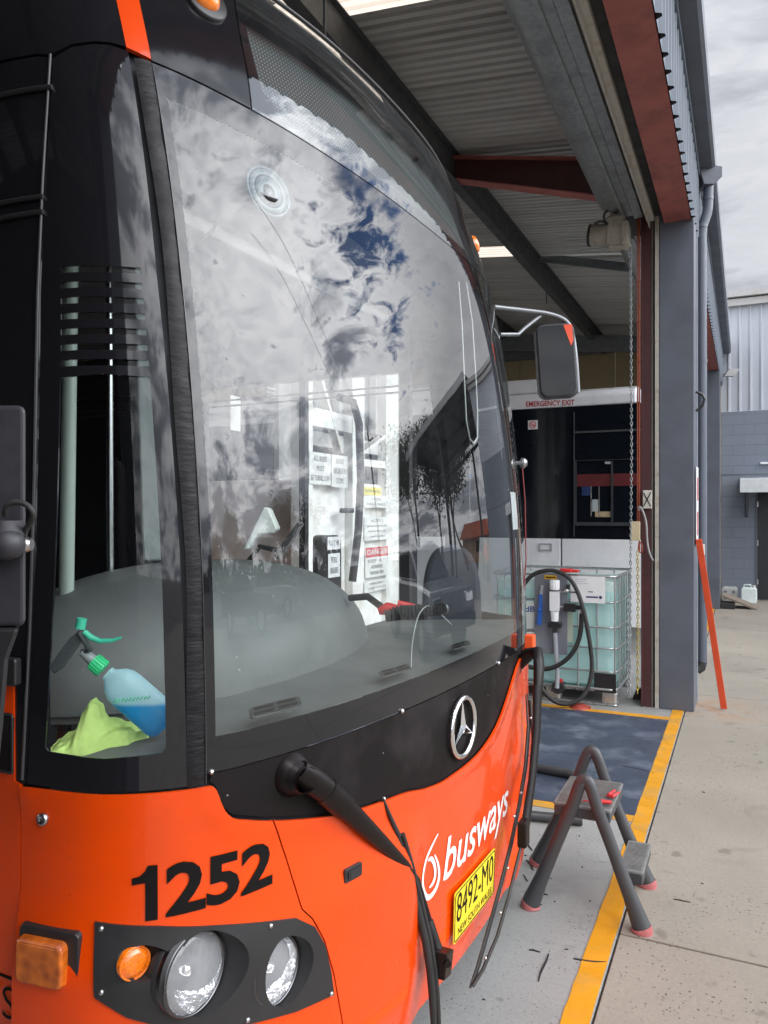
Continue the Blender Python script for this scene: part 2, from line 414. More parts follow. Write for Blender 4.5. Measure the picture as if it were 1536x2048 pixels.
def wall_text(body,o,u,v,h,width=None,mb=None,**k):
    """text line with its lower left corner at o, reading along u, height h along v"""
    V,T,asp=textgeo(body,**k); o,u,v=Vector(o),Vector(u).normalized(),Vector(v).normalized(); wd=width or asp*h; mb=mb or MB()
    mb.add([o+u*wd*a+v*h*b for a,b in V],T,False); return mb
# ---------------------------------------------------------------- materials
ORANGE=mat('orange_paint',(.72,.056,.0),.3,coat=.55,spec=.3,specks=(34,.05,(.25,.03,.01),.35),stain=(.50,.05,.008),stamt=.4,stscale=2.2,var=.04,vscale=2,rvar=.08)
BLACKP=mat('black_gloss_paint',(.010,.010,.012),.12,spec=.3,coat=.15,var=.1,bump=.03,bscale=9,coatr=.05)
BPANEL=mat('black_satin_panel',(.014,.012,.012),.55,spec=.05,coat=.0,specks=(30,.045,(.35,.34,.33),.4),var=.15,stain=(.05,.045,.045),stamt=.35,stscale=3,coatr=.12)
FRIT=mat('black_glass_border',(.010,.010,.012),.05,spec=.5,coat=.25,var=.1,rvar=.05,coatr=.0,bump=.02,bscale=5)
BTEX=mat('black_textured_plastic',(.018,.018,.019),.48,bump=.35,bscale=420,bdist=.0006,var=.1)
BPLAST=mat('black_plastic',(.022,.021,.022),.38,var=.15,vscale=30)
RUBBER=mat('black_rubber',(.02,.019,.019),.6,bump=.2,bscale=60,var=.2)
SEAL=mat('sealant',(.006,.0055,.007),.5,spec=.3,bump=.8,bscale=24,var=.3,bdist=.003,anis=(1,1,3.2))
GLASS=glassmat('windscreen_glass',(.88,.93,.92),1.72,.008,(.6,.62,.65),.3)
SGLASS=glassmat('side_glass',(.42,.50,.50),1.62,.012)
UGLASS=glassmat('upper_glass',(.6,.64,.63),2.0,.03,(.35,.36,.38))
CHROME=mat('chrome',(.85,.85,.86),.06,metal=1,var=0,rvar=0)
STEEL=mat('steel',(.55,.55,.56),.3,metal=1,var=.15,vscale=20)
GREYDASH=mat('grey_dash_vinyl',(.112,.118,.116),.55,bump=.25,bscale=300,bdist=.0006,var=.14,vscale=3,stain=(.075,.08,.08),stamt=.5,stscale=5,specks=(22,.05,(.3,.3,.29),.3))
DKDASH=mat('dark_dash_vinyl',(.06,.065,.068),.55,bump=.2,bscale=200,bdist=.001,var=.1)
HOUSE=mat('mirror_housing_plastic',(.03,.03,.036),.5,bump=.3,bscale=260,bdist=.0008,var=.12,vscale=20)
AMBER=mat('amber_lens',(.85,.2,.008),.12,coat=1,var=.15,vscale=60)
AMBERD=mat('amber_lens_ribbed',(.80,.16,.006),.12,coat=1,var=.45,vscale=160,bump=.5,bscale=260,bdist=.0006)
WHITEP=mat('white_paint',(.75,.76,.77),.4,var=.04)
YELP=mat('plate_yellow',(.78,.62,.03),.4,var=.06)
INK=mat('black_ink',(.006,.005,.005),.5,var=0,rvar=0,spec=.15)
WINK=mat('white_ink',(.85,.83,.82),.35,var=0,rvar=0,coat=.6)
LINING=mat('grey_ceiling_lining',(.14,.145,.15),.6,var=.05)
DARKIN=mat('dark_interior',(.025,.027,.032),.7,var=.2)
REFL=mat('reflector',(.95,.95,.96),.2,metal=1,var=0,bump=1,bscale=28,bdist=.012)
LENS=glassmat('lamp_lens',(.95,.96,.97),1.5,.15,(.9,.92,.95))  # pale diffuse share paints silvery brightness into the lamp lenses
def Boff(u,v,off):
    du=dv=0
    for _ in range(4):
        s,z,e=B(u+du,v+dv); q=proj(S(s,z,off(s,z))); du+=u-q[0]; dv+=v-q[1]
    return (s,z,e)
def sstep(x,a,b):
    t=min(1,max(0,(x-a)/(b-a))); return t*t*(3-2*t)
def relief(s,z):
    r=0
    a=sstep(abs(s),.38,.52); r+=.022*a*(1-sstep(z,.72,.92))
    r+=.012*sstep(z,.80,.90)*math.exp(-((abs(s)-1.08)/.18)**2)
    return r
RL=lambda s,z:.006+relief(s,z)
def SZ(pts): return [B(u,v)[:2] for u,v in pts]
def SZR(pts): return [Boff(u,v,RL)[:2] for u,v in pts]
zb=lambda s:1.163-.022*(s/1.14)**2
zt=lambda s:2.642+.072*(s/1.14)**2
def lin(a,b,n): return [a+(b-a)*i/n for i in range(n+1)]
bus=root('city_bus','orange and black city bus parked with its front at the open shed doorway','bus',(-2.5,2.43,0))
SL=-1.1500   # left edge of the windscreen (arc length from the bus centre line)
# --- windscreen
wsout=[(s,zb(s)) for s in lin(SL,-SL,24)]+[(s,zt(s)) for s in lin(-SL,SL,24)]
clear=[(s,zb(s)+.075) for s in lin(-1.128,1.128,24)]+[(s,zt(s)-.078) for s in lin(1.128,-1.128,24)]
clear=clear[:1]+clear[1:]
ws=patch('windscreen',clear,GLASS,bus,0,0,res=.05)
patch('windscreen_border',wsout,FRIT,bus,0,.005,[clear],res=.05)
# --- quarter windows
for sg in (1,-1):
    flip=(lambda L:L) if sg==1 else (lambda L:[(-s,z) for s,z in L][::-1])
    qo=[(-1.546,1.122),(-1.36,1.121),(-1.19,1.121),(-1.197,1.7),(-1.203,2.2),(-1.200,2.728),(-1.235,2.735),(-1.27,2.732),(-1.32,2.72),(-1.366,2.692),(-1.42,2.42),(-1.459,2.17),(-1.50,1.75)]
    qc=[(-1.4966,1.205),(-1.488,1.196),(-1.36,1.19),(-1.242,1.196),(-1.233,1.207),(-1.2345,1.6),(-1.2355,1.986),(-1.33,1.99),(-1.4266,1.983),(-1.462,1.6)]
    holes=[qc]
    for k in range(7):
        z0=2.007+k*.0335; lx=-1.4245+(z0-1.99)*.09
        holes.append([(lx,z0),(-1.2355,z0+.002),(-1.2355,z0+.0155),(lx+.001,z0+.0135)])
    q=patch('quarter_window_border',flip(qo),FRIT,bus,0,.004,[flip(h) for h in holes],res=.03)
    patch('pane',flip([(-1.52,1.15),(-1.21,1.15),(-1.21,2.3),(-1.44,2.3)]),glassmat('quarter_glass',(.96,.99,.98),1.4,.002) if sg==1 else MATS['quarter_glass'],q,-.006,0,res=.05)
    # sealant strip between quarter window and windscreen
    def sealpt(s,z,off):
        return S(s,z,off)
    A=1.158 if sg==1 else 0
    mb=MB(); n=140
    def sp(i,j):
        z=1.118+(zt(1.15)-1.118)*i; w0=-1.188+.003*math.sin(z*9); w1=-1.152-.0018*math.sin(z*23)-.0012*math.sin(z*57+1)-.002*max(0,(z-2.0))
        s=w0+(w1-w0)*j; o=.0026*math.sin(math.pi*min(1,max(0,j)))*(1+.25*math.sin(z*70+3*math.sin(z*13)))+.0012+.0005*math.sin(z*240+j*3)
        return S(s*sg,z,o)
    mb.grid(sp,n,6); mb.build('sealant_bead',SEAL,bus,merge=False)
    mb=MB(); mb.grid(lambda i,j:S(sg*(-1.1525+.0045*j),1.12+(2.70-1.12)*i,.0035*math.sin(math.pi*j)+.0005),60,4); mb.build('glazing_trim',mat('trim_gloss',(.03,.03,.03),.12,spec=1),bus,merge=False)
# --- black panel under the windscreen and orange lower skin
ot=SZ([(470,1632),(540,1636),(690,1622),(750,1604)])+[(-.52,.935),(-.398,.912),(-.27,.900),(-.152,.900),(-.04,.905),(.059,.920),(.172,.953),(.30,1.02),(.405,1.082),(.50,1.118),(.62,1.136)]
_o=hermite(ot); ot=[(s_,_o(s_)) for s_ in lin(ot[0][0],ot[-1][0],90)]
lefttop=[(-1.557,1.1165),(-1.36,1.1155),(-1.19,1.1165),(-1.150,1.1195)]+smoothpoly([(-1.146,1.1195),(-1.137,1.116),(-1.130,1.100),(-1.122,1.075),(-1.112,1.055),(-1.096,1.040)],2,False)
# lip: the orange skin curls outwards a little below the black panel
bp=[(-1.140,1.132)]+[(a+.004,b+.003) for a,b in lefttop[5:]]+[(s,z+.004) for s,z in ot]+[(1.15,1.136)]+[(s,zb(s)-.004) for s in lin(1.15,-1.136,24)]
patch('black_front_panel',bp,BPANEL,bus,0,.005,res=.05)
seam=SZR([(542,1639),(556,1672),(571,1714),(590,1775),(604,1819),(625,1838),(648,1880),(668,1950),(684,2040)])
cor=lefttop+[q for q in ot if q[0]<seam[0][0]-.004]+seam; last=cor[-1]
corner=cor+[(last[0]+.01,.40),(last[0]+.01,.265),(-1.0,.265),(-1.557,.30)]
def lipoff(p):
    # the black panel edge: soft rolled lip, and a shallow crease around the lamp pod
    d=min(math.hypot(p[0]-q[0],p[1]-q[1]) for q in ot+lefttop[4:]+lefttop[:1])
    return .004+.008*math.exp(-(d/.035)**2)+relief(*p)
CL=SZR([(190,1842),(320,1851),(440,1849),(592,1835)])+SZR([(629,1852),(650,1890),(661,1940),(667,1987),(592,2021),(470,2052),(380,2058),(255,2033),(189,1992)])
LAMPS=[(404,1949,.083,'main'),(567,1943,.074,'main'),(280,1926,.034,'turn')]
lamp_holes=[]
def lampdef(u,v,r,kind):
    s,z,_=Boff(u,v,RL); c=Vector(S(s,z,.006+relief(s,z)))
    return s,z,c
for u,v,r,kind in LAMPS:
    s,z,c=lampdef(u,v,r,kind)
    # recess opening, wider towards the bus centre
    k=1.12; ex=.085 if kind=='main' else .05
    if kind=='turn': pts=[(s+(r*.8+.03*max(0,math.cos(a)))*math.cos(a)+.004,z+r*1.05*math.sin(a)) for a in [2*math.pi*i/36 for i in range(36)]]
    else:
        ws_=.70*r
        pts=[(s+(ws_*1.02+(.038 if r>.08 else .026)*max(0,math.cos(a)))*math.cos(a)+.004,z+r*1.06*math.sin(a)) for a in [2*math.pi*i/40 for i in range(40)]]
    lamp_holes.append(pts)
for sg in (1,-1):
    fl=(lambda L:L) if sg==1 else (lambda L:[(-s,z) for s,z in L][::-1])
    cen=sum(s for s,z in CL)/len(CL),sum(z for s,z in CL)/len(CL)
    clin=[(cen[0]+(s-cen[0])*.97,cen[1]+(z-cen[1])*.94) for s,z in CL]
    patch('corner_panel',fl(corner),ORANGE,bus,lipoff,.008,[fl(clin)],res=.035)
    cc=fl(dens(CL,.01)); hl=[fl(h) for h in lamp_holes]
    lc=patch('lamp_cluster',cc,BTEX,bus,lambda p:.009+relief(*p),.012,hl,res=.025)
    for (u,v,r,kind),h in zip(LAMPS,lamp_holes):
        s,z,c=lampdef(u,v,r,kind)
        if sg==-1: c=Vector(S(-s,z,.006+relief(s,z)))
        ax=Vector((.985,-.15*sg,.06)) if kind=='main' else Vector((.93,-.36*sg,0)).normalized()
        yv=Vector((0,1,0)); ax.normalize(); yv=Vector((0,0,1)).cross(ax)
        ctr=c+Vector((-.020,0,0))
        hp=[Vector(S(p[0]*sg,p[1],.009+relief(*p))) for p in h]; n=len(h)
        rr=r*1.0
        ring=[ctr+yv*(sg*rr*1.03*math.cos(2*math.pi*i/n))+Vector((0,0,rr*1.03*math.sin(2*math.pi*i/n))) for i in range(n)]
        mb=MB(); mid=[(a*.5+b*.5)-ax*.006 for a,b in zip(hp,ring)]
        rows=hp+mid+ring+[p-ax*.05 for p in ring]
        mb.add(rows,[(k*n+i,k*n+(i+1)%n,(k+1)*n+(i+1)%n,(k+1)*n+i) for k in range(3) for i in range(n)],True)
        mb.build('lamp_recess',BTEX,lc,merge=False)
        if kind=='main':
            hd=MB(); hd.lathe([(.0,-.062),(.16*r,-.062),(.36*r,-.055),(.55*r,-.046),(.72*r,-.034),(.86*r,-.019),(.97*r,.001)],ctr,ax,20,False); hd.v=[p+Vector((random.uniform(-1,1),random.uniform(-1,1),random.uniform(-1,1)))*.0036 for p in hd.v]
            ho=hd.build('headlight',REFL,lc,merge=False)
            b2=MB(); b2.lathe([(0,-.014),(.010,-.015),(.013,-.03),(.008,-.05)],ctr,ax,20); b2.build('bulb_cap',CHROME,lc,merge=False)
            g=MB(); g.lathe([(0,.012),(.4*r,.0105),(.75*r,.0065),(.93*r,.002),(.97*r,-.002)],ctr,ax,40); g.build('headlight_lens',LENS,lc,merge=False)
            g=MB(); g.lathe([(.95*r,.001),(.955*r,.006),(1.02*r,.003),(1.035*r,-.02)],ctr,ax,40); g.build('headlight_rim',mat('rim_grey',(.16,.16,.17),.3,metal=1),lc,merge=False)
        else:
            g=MB(); g.lathe([(0,.006),(.5*r,.005),(.8*r,.002),(.86*r,-.003),(.92*r,.002),(1.0*r,.001),(r*1.02,-.02)],ctr+ax*.012,ax,32); g.build('turn_lamp',AMBERD,lc,merge=False)
    for u,v in [(203,1855),(540,1850),(661,1986),(203,1982),(494,2038)]:
        s,z,_=Boff(u,v,RL); c=Vector(S(s*sg,z,.009+relief(s,z))); nn=(Vector(S(s*sg,z,.1))-Vector(S(s*sg,z,.02))).normalized()
        m_=MB(); m_.lathe([(.0,.0045),(.0035,.004),(.0058,.002),(.006,-.002)],c,nn,12); m_.build('screw',STEEL,lc,merge=False)
# centre panel
right=[(-s,z) for s,z in seam][::-1]
cenp=[(s+.004,z) for s,z in seam[:1]]+[]
top=ot[1:]+[(.80,1.132),(1.0,1.128)]
cpoly=[(seam[0][0]+.004,seam[0][1])]+[q for q in ot if q[0]>seam[0][0]+.012]+[(.85,1.128)]+[(1.02,1.11)]+[(-s-.004,z) for s,z in seam[1:]]
cpoly+=[(-(last[0]+.01)-.004,.40),(-(last[0]+.01)-.004,.265),(last[0]+.014,.265),(last[0]+.014,.40)]+[(s+.004,z) for s,z in seam[1:]][::-1]
patch('centre_front_panel',cpoly,ORANGE,bus,lipoff,.008,res=.03)
# near side skin
for sg in (1,-1):
    fl=(lambda L:L) if sg==1 else (lambda L:[(-s,z) for s,z in L][::-1])
    X0=-9.5
    if sg==1: patch('side_panel',fl([(X0,.30),(-1.5605,.30),(-1.5605,1.118),(-1.578,1.125),(-1.578,1.345),(X0,1.345)]),ORANGE,bus,.004,.008,res=.25)
    else:
        patch('side_panel',fl([(-1.75,.30),(-1.5605,.30),(-1.5605,1.118),(-1.578,1.125),(-1.578,1.345),(-1.75,1.345)]),ORANGE,bus,.004,.008,res=.1)
        patch('side_panel',fl([(X0,.30),(-3.45,.30),(-3.45,1.048),(X0,1.048)]),ORANGE,bus,.004,.008,res=.25)
    patch('pillar_trim',fl([(-1.66,1.35),(-1.583,1.35),(-1.5815,1.12),(-1.551,1.12),(-1.505,1.75),(-1.464,2.17),(-1.425,2.42),(-1.371,2.695),(-1.40,2.70),(-1.49,2.70),(-1.66,2.70)]),FRIT,bus,0,.01,res=.06)
    if sg==1: patch('side_window_band',fl([(X0,1.35),(-1.665,1.35),(-1.665,2.70),(X0,2.70)]),FRIT,bus,0,.01,res=.3)
    else:
        patch('side_window_band',fl([(X0,1.05),(-3.4,1.05),(-3.4,2.70),(X0,2.70)]),FRIT,bus,0,.01,res=.3)
    for (a,b) in (((0,193),(105,168)),((0,408),(88,384)),((0,438),(88,414))):
        mb=MB(); pa,pb=B(*a),B(*b)
        P=[Vector(S(sg*(pa[0]+(pb[0]-pa[0])*t),pa[1]+(pb[1]-pa[1])*0,.004)) for t in lin(0,1,6)]
        P=[Vector(S(sg*(-9.4),pa[1],.004))]+P; mb.tube(P,.006,6); mb.build('window_rail',BPLAST,bus,merge=False)
    mb=MB(); P=[Vector(S(sg*s,z,.003)) for s,z in [(-1.556,1.13),(-1.53,1.45),(-1.502,1.78),(-1.463,2.17),(-1.424,2.42),(-1.369,2.70)]]; mb.tube(P,.0035,6); mb.build('window_gasket',mat('gasket',(.05,.05,.055),.4),bus,merge=False)
    # cap over the corner
    patch('corner_cap',fl([(X0,2.705),(-1.40,2.705),(-1.371,2.70),(-1.32,2.726),(-1.27,2.738),(-1.235,2.741),(-1.203,2.738),(-1.205,3.0),(-1.22,3.20),(X0,3.20)]),BLACKP,bus,.002,.01,res=.07)
    patch('corner_trim',fl([(-1.203,2.736),(-1.151,2.722),(-1.150,3.0),(-1.15,3.20),(-1.22,3.20),(-1.205,3.0)]),ORANGE,bus,.003,.01,res=.04)
# upper front: left painted panel, glass with destination display
sep=SZ([(500,207),(492,137),(470,15)])
ul=[(s,zt(s)+.006) for s in lin(-1.149,sep[0][0],8)]+sep[1:]+[(-.84,3.19),(-1.148,3.19)]
patch('upper_side_panel',ul,BLACKP,bus,0,.006,res=.05)
patch('upper_side_panel',[(-s,z) for s,z in ul][::-1],BLACKP,bus,0,.006,res=.05)
ug=[(s+.0,zt(s)+.006) for s in lin(sep[0][0]+.005,-sep[0][0]-.005,18)]+[(-s-.005,z) for s,z in sep[1:]]+[(.835,3.16),(-.835,3.16)]+[(s+.005,z) for s,z in sep[1:]][::-1]
dc=[(s,zt(s)+.05) for s in lin(-.80,.80,14)]+[(.845,zt(.8)+.09),(.84,2.97),(.80,3.02),(-.80,3.02),(-.84,2.97),(-.845,zt(.8)+.09)]
patch('destination_glass',ug,UGLASS,bus,0,0,res=.05)
patch('destination_border',ug,FRIT,bus,-.003,.004,[dc],res=.05)
m=mat('display_dots',(.15,.155,.16),.5,var=.05)
def dotmat():
    m=bpy.data.materials.new('led_board'); m.use_nodes=True; nt=m.node_tree; N=nt.nodes; L=nt.links; p=N['Principled BSDF']; p.inputs['Roughness'].default_value=.5
    tc=N.new('ShaderNodeUVMap'); sp=N.new('ShaderNodeSeparateXYZ'); L.new(tc.outputs[0],sp.inputs[0])
    def mm(op,a,b=0):
        n=N.new('ShaderNodeMath'); n.operation=op
        for i,x in enumerate((a,b)):
            if hasattr(x,'type'): L.new(x,n.inputs[i])
            else: n.inputs[i].default_value=x
        return n.outputs[0]
    def cell(x): return mm('SUBTRACT',mm('FRACT',mm('MULTIPLY',x,80)),.5)
    a=cell(sp.outputs[0]); b=cell(sp.outputs[1]); r=mm('SQRT',mm('ADD',mm('MULTIPLY',a,a),mm('MULTIPLY',b,b)))
    k=mm('LESS_THAN',r,.2); mx=N.new('ShaderNodeMix'); mx.data_type='RGBA'; L.new(k,mx.inputs[0]); mx.inputs[6].default_value=(.12,.125,.13,1); mx.inputs[7].default_value=(.55,.57,.55,1)
    L.new(mx.outputs[2],p.inputs['Base Color']); return m
db=MB(); nu,nv=60,14
db.grid(lambda a,b:S(-.86+1.72*a,2.68+.36*b,-.05),nu,nv)
dbo=db.build('destination_display',dotmat(),bus,merge=False)
uv=dbo.data.uv_layers.new(name='UVMap')
for lp in dbo.data.loops:
    i=lp.vertex_index; uv.data[lp.index].uv=(1.72*(i//(nv+1))/nu,.40*(i%(nv+1))/nv)
# roof cap
rf=MB(); P=[S(s,3.20) for s in lin(-1.7,1.7,60)]; P=P+[(-12,P[-1][1],3.25),(-12,P[0][1],3.25)]
rf.add([(p[0],p[1],3.20) if i<len(P)-2 else p for i,p in enumerate(P)],[list(range(len(P)))]); rf.add([(P[0][0],P[0][1],3.20)],[]) ; rf.build('roof',BLACKP,bus)
# inner shell (keeps the gaps between the panels dark)
sh=MB()
def strip(s0,s1,z0,z1,off=-.02,res=.1): patchmb([(s0,z0),(s1,z0),(s1,z1),(s0,z1)],off,0,(),res,sh)
strip(-1.9,1.9,.26,1.10); strip(-1.6,-1.5,1.10,2.75); strip(-1.22,-1.13,1.10,2.72); strip(1.13,1.22,1.10,2.72); strip(1.56,1.77,.28,1.34); strip(1.5,1.6,1.1,2.75); strip(-1.5,-1.2,2.30,2.8,-.02,.06); strip(1.2,1.5,2.3,2.8,-.02,.06)
strip(-1.7,-.87,2.72,3.19,-.02,.07); strip(.87,1.7,2.72,3.19,-.02,.07); strip(-.9,.9,2.585,2.66,-.03,.05); strip(-.9,.9,3.03,3.18,-.02,.06)
sh.build('body_frame',DARKIN,bus,merge=False)
# ---------------------------------------------------------------- bus: badges, lettering, lamps
def frame(s,z,off=0):
    c=Vector(S(s,z,off or 1e-6)); u=(Vector(S(s+.01,z))-Vector(S(s-.01,z))).normalized(); n=(Vector(S(s,z,.1))-Vector(S(s,z,.001))).normalized(); v=n.cross(u).normalized()
    return c,u,v,n
c,u,v,n=frame(-.165,1.03,.012)
mb=MB(); r=.090
mb.tube([c+u*r*math.cos(a)+v*r*math.sin(a) for a in [2*math.pi*i/48 for i in range(48)]],.0085,12,closed=True)
em=mb.build('star_emblem',CHROME,bus,merge=False)
mb=MB(); hub=c+n*.010
for k in range(3):
    a=R(90+120*k+4); t=c+u*(r-.004)*math.cos(a)+v*(r-.004)*math.sin(a)
    for sg in (1,-1):
        b=c+u*.021*math.cos(a+sg*R(60))+v*.021*math.sin(a+sg*R(60))
        mb.add([hub,b,t] if sg<0 else [hub,t,b],[(0,1,2)])
mb.build('star_point',CHROME,em,merge=False)
# number, name, plate
def fnoff(o): return lambda s,z:Vector(S(s,z,o+relief(s,z)))
numq=[Boff(*p,RL)[:2] for p in ((252,1733),(546,1675),(545,1767),(252,1846))]
def lip2(s,z): return Vector(S(s,z,.0062+.0+lipoff((s,z))-.004))
def nq_(a,b):
    TL,TR,BR,BL=[Vector((p[0],p[1],0)) for p in numq]; q=(BL*(1-a)+BR*a)*(1-b)+(TL*(1-a)+TR*a)*b; return q
t=textmb('252',nq_(.245,1),nq_(1,1),nq_(1,0),nq_(.245,0),fn=lambda s,z:lip2(s,z),bold=.03,spacing=.97)
one=[(.118,0),(.196,0),(.196,1),(.135,1),(.118,.90),(.085,.815),(.035,.785),(.035,.66),(.118,.685)]
V_,T_,_=fill(one,(),.09); t.add([lip2(*nq_(a,b)[:2]) for a,b in V_],T_); t=t.build('fleet_number',INK,bus,merge=False)
nq=[Boff(*p,RL)[:2] for p in ((889,1680),(1017,1556),(1015,1643),(885,1791))]
nq[1]=(nq[0][0]+.47,nq[0][1]+.012) if nq[1][0]<0 else nq[1]
print('name quad',nq)
textmb('busways',*[Vector((a,b,0)) for a,b in nq],fn=lambda s,z:lip2(s,z),bold=.010,shear=.22,spacing=.98).build('operator_name',WINK,bus,merge=False)
lg=MB()
def stroke(pxs,wd):
    P=smoothpoly([Boff(a/2.793+600,b/2.793+1450,RL)[:2] for a,b in pxs],2,False)
    L_,R_=[],[]
    for i,p in enumerate(P):
        a,b=P[max(i-1,0)],P[min(i+1,len(P)-1)]; dx,dy=b[0]-a[0],b[1]-a[1]; l=math.hypot(dx,dy) or 1; k=wd*(min(1,.25+3*min(i,len(P)-1-i)/len(P)))/2
        L_.append(lip2(p[0]-dy/l*k,p[1]+dx/l*k)); R_.append(lip2(p[0]+dy/l*k,p[1]-dx/l*k))
    m_=len(P); lg.add(L_+R_,[(i,m_+i,m_+i+1,i+1) for i in range(m_-1)])
stroke([(772,603),(735,675),(698,770),(683,860),(690,930),(712,968),(740,945),(765,900),(779,840),(772,770),(752,722)],.016)
stroke([(722,905),(745,880),(757,830),(752,775),(733,738),(715,755)],.014)
lg.build('drop_logo',WINK,bus,merge=False)
pq=[(-.228,.536),(.137,.536),(.137,.378),(-.228,.378)]
def onplate(a,b,d=0):
    c0,u0,v0,n0=PF; return c0+u0*((a-.5)*.365)+v0*((b-.5)*.158)+n0*(.004+d)
PF=frame(-.0455,.457,.010)
mb=MB(); poly=rrect(-.1825,.1825,-.079,.079,.01); mb.prism(poly,onplate(.5,.5,-.002),PF[1],PF[2],PF[3]*.003); pl=mb.build('number_plate',YELP,bus)
mb=MB(); ring=rrect(-.1775,.1775,-.074,.074,.009); mb.tube([PF[0]+PF[1]*a+PF[2]*b+PF[3]*.0052 for a,b in ring],.0016,6,closed=True); mb.build('plate_border',INK,pl,merge=False)
mb=textmb('8492-M0',onplate(.05,.93,.0022),onplate(.95,.93,.0022),onplate(.95,.36,.0022),onplate(.05,.36,.0022),bold=.0)
textmb('NEW SOUTH WALES',onplate(.09,.24,.0022),onplate(.91,.24,.0022),onplate(.91,.09,.0022),onplate(.09,.09,.0022),mb=mb)
mb.build('plate_lettering',INK,pl,merge=False)
# side lettering fragment at the near edge
sp=lambda s,z:Vector(S(s,z,.0055))
textmb('BUSWAYS',*[Vector(p) for p in ((-2.02,.682,0),(-1.568,.682,0),(-1.568,.612,0),(-2.02,.612,0))],fn=sp,bold=-.005).build('side_name',INK,bus,merge=False)
textmb('Blacktown  Depot',*[Vector(p) for p in ((-2.02,.602,0),(-1.568,.602,0),(-1.568,.572,0),(-2.02,.572,0))],fn=sp,bold=-.005).build('side_name',INK,bus,merge=False) if False else None
mb=MB(); mb.tube([sp(-2.1,.70),sp(-1.566,.70)],.003,6); mb.build('side_stripe',INK,bus,merge=False)
# latch
s_,z_,_=Boff(706,1744,RL); c,u,v,n=frame(s_,z_,.006+relief(s_,z_))
mb=MB(); mb.prism(rrect(-.032,.032,-.017,.017,.006),c-n*.006,u,v,n*.009); la=mb.build('panel_latch',BPLAST,bus,bevel=.0015)
mb=MB(); mb.prism(rrect(-.022,.026,-.010,.010,.004),c+n*.003,u,v,n*.003); mb.cyl(c+n*.003-u*.012,c+n*.008-u*.012,.006,n=14); mb.build('latch_handle',BTEX,la)
# big socket bolt and small domed screws
s_,z_,_=B(90,1635); c,u,v,n=frame(s_,z_,.006)
mb=MB(); mb.lathe([(.0,.004),(.006,.0035),(.007,.007),(.012,.006),(.0135,.001),(.0135,-.003)],c,n,24); mb.build('socket_bolt',STEEL,bus,merge=False)
for a,b in [(803,1421),(996,1325),(766,1597),(422,1543)]:
    s_,z_,_=B(a,b); c,u,v,n=frame(s_,z_,.002)
    mb=MB(); mb.lathe([(0,.006),(.004,.005),(.0065,.002),(.007,-.001)],c,n,14); mb.build('panel_screw',STEEL,bus,merge=False)
# amber corner lamps
for a,b,far in ((410,2,0),(0,0,1)):
    if not far: s_,z_,_=B(a,b)
    else: s_=1.0; z_=2.93
    c,u,v,n=frame(s_,z_,.004)
    if far: n=n*.6
    mb=MB(); mb.lathe([(.0,.004),(.052,.006),(.058,.003),(.058,-.006)],c,n,36); bz=mb.build('marker_lamp',BPLAST,bus,merge=False)
    mb=MB(); mb.lathe([(0,.03),(.02,.028),(.036,.02),(.044,.006),(.044,0)],c-u*.006+v*.008,n,30); mb.build('marker_lens',AMBER,bz,merge=False)
# roof edge gutter line
mb=MB(); mb.tube([S(s,3.15,.004) for s in lin(-1.3,1.3,60)],.007,6); mb.build('roof_drip_rail',BPLAST,bus,merge=False)
# side marker lamp by the corner
def ribmat():
    if 'amber_ribbed' in MATS: return MATS['amber_ribbed']
    m=mat('amber_ribbed',(.62,.15,.008),.15,coat=.6,var=.2,vscale=40); nt=m.node_tree; p=nt.nodes['Principled BSDF']
    tc=nt.nodes.new('ShaderNodeTexCoord'); w_=nt.nodes.new('ShaderNodeTexWave'); w_.bands_direction='X'; w_.inputs['Scale'].default_value=130; w_.inputs['Distortion'].default_value=0; nt.links.new(tc.outputs['Object'],w_.inputs['Vector'])
    v_=nt.nodes.new('ShaderNodeTexVoronoi'); v_.inputs['Scale'].default_value=42; nt.links.new(tc.outputs['Object'],v_.inputs['Vector'])
    mx=nt.nodes.new('ShaderNodeMix'); mx.data_type='RGBA'; nt.links.new(v_.outputs['Distance'],mx.inputs[0]); mx.inputs[6].default_value=(.28,.045,.003,1); mx.inputs[7].default_value=(.72,.17,.012,1)
    nt.links.new(mx.outputs[2],p.inputs['Base Color']); b=nt.nodes.new('ShaderNodeBump'); b.inputs['Distance'].default_value=.0006; nt.links.new(w_.outputs['Fac'],b.inputs['Height']); nt.links.new(b.outputs[0],p.inputs['Normal']); return m

for sg in (1,-1):
    def q(s,z,o): return Vector(S(sg*s,z,o))
    lm=MB()
    def slab(s0,s1,z0,z1,o0,o1,mb,r=.012,n=8):
        loop=rrect(s0,s1,z0,z1,r,4); a=[q(s,z,o0) for s,z in loop]; b=[q(s0+(s1-s0)*(.5+((s-s0)/(s1-s0)-.5)*.93),z0+(z1-z0)*(.5+((z-z0)/(z1-z0)-.5)*.9),o1) for s,z in loop]; k=len(loop)
        f=[(i,(i+1)%k,k+(i+1)%k,k+i) for i in range(k)]; f+=[list(range(k,2*k))]
        mb.add(a+b,f,False)
    slab(-1.545,-1.392,.716,.842,.0,.024,lm); base=lm.build('side_marker_lamp',BPLAST,bus,bevel=.002)
    l2=MB(); slab(-1.538,-1.42,.722,.820,.016,.042,l2,.014); l2.build('ribbed_lens',ribmat(),base,bevel=.006,seg=3)
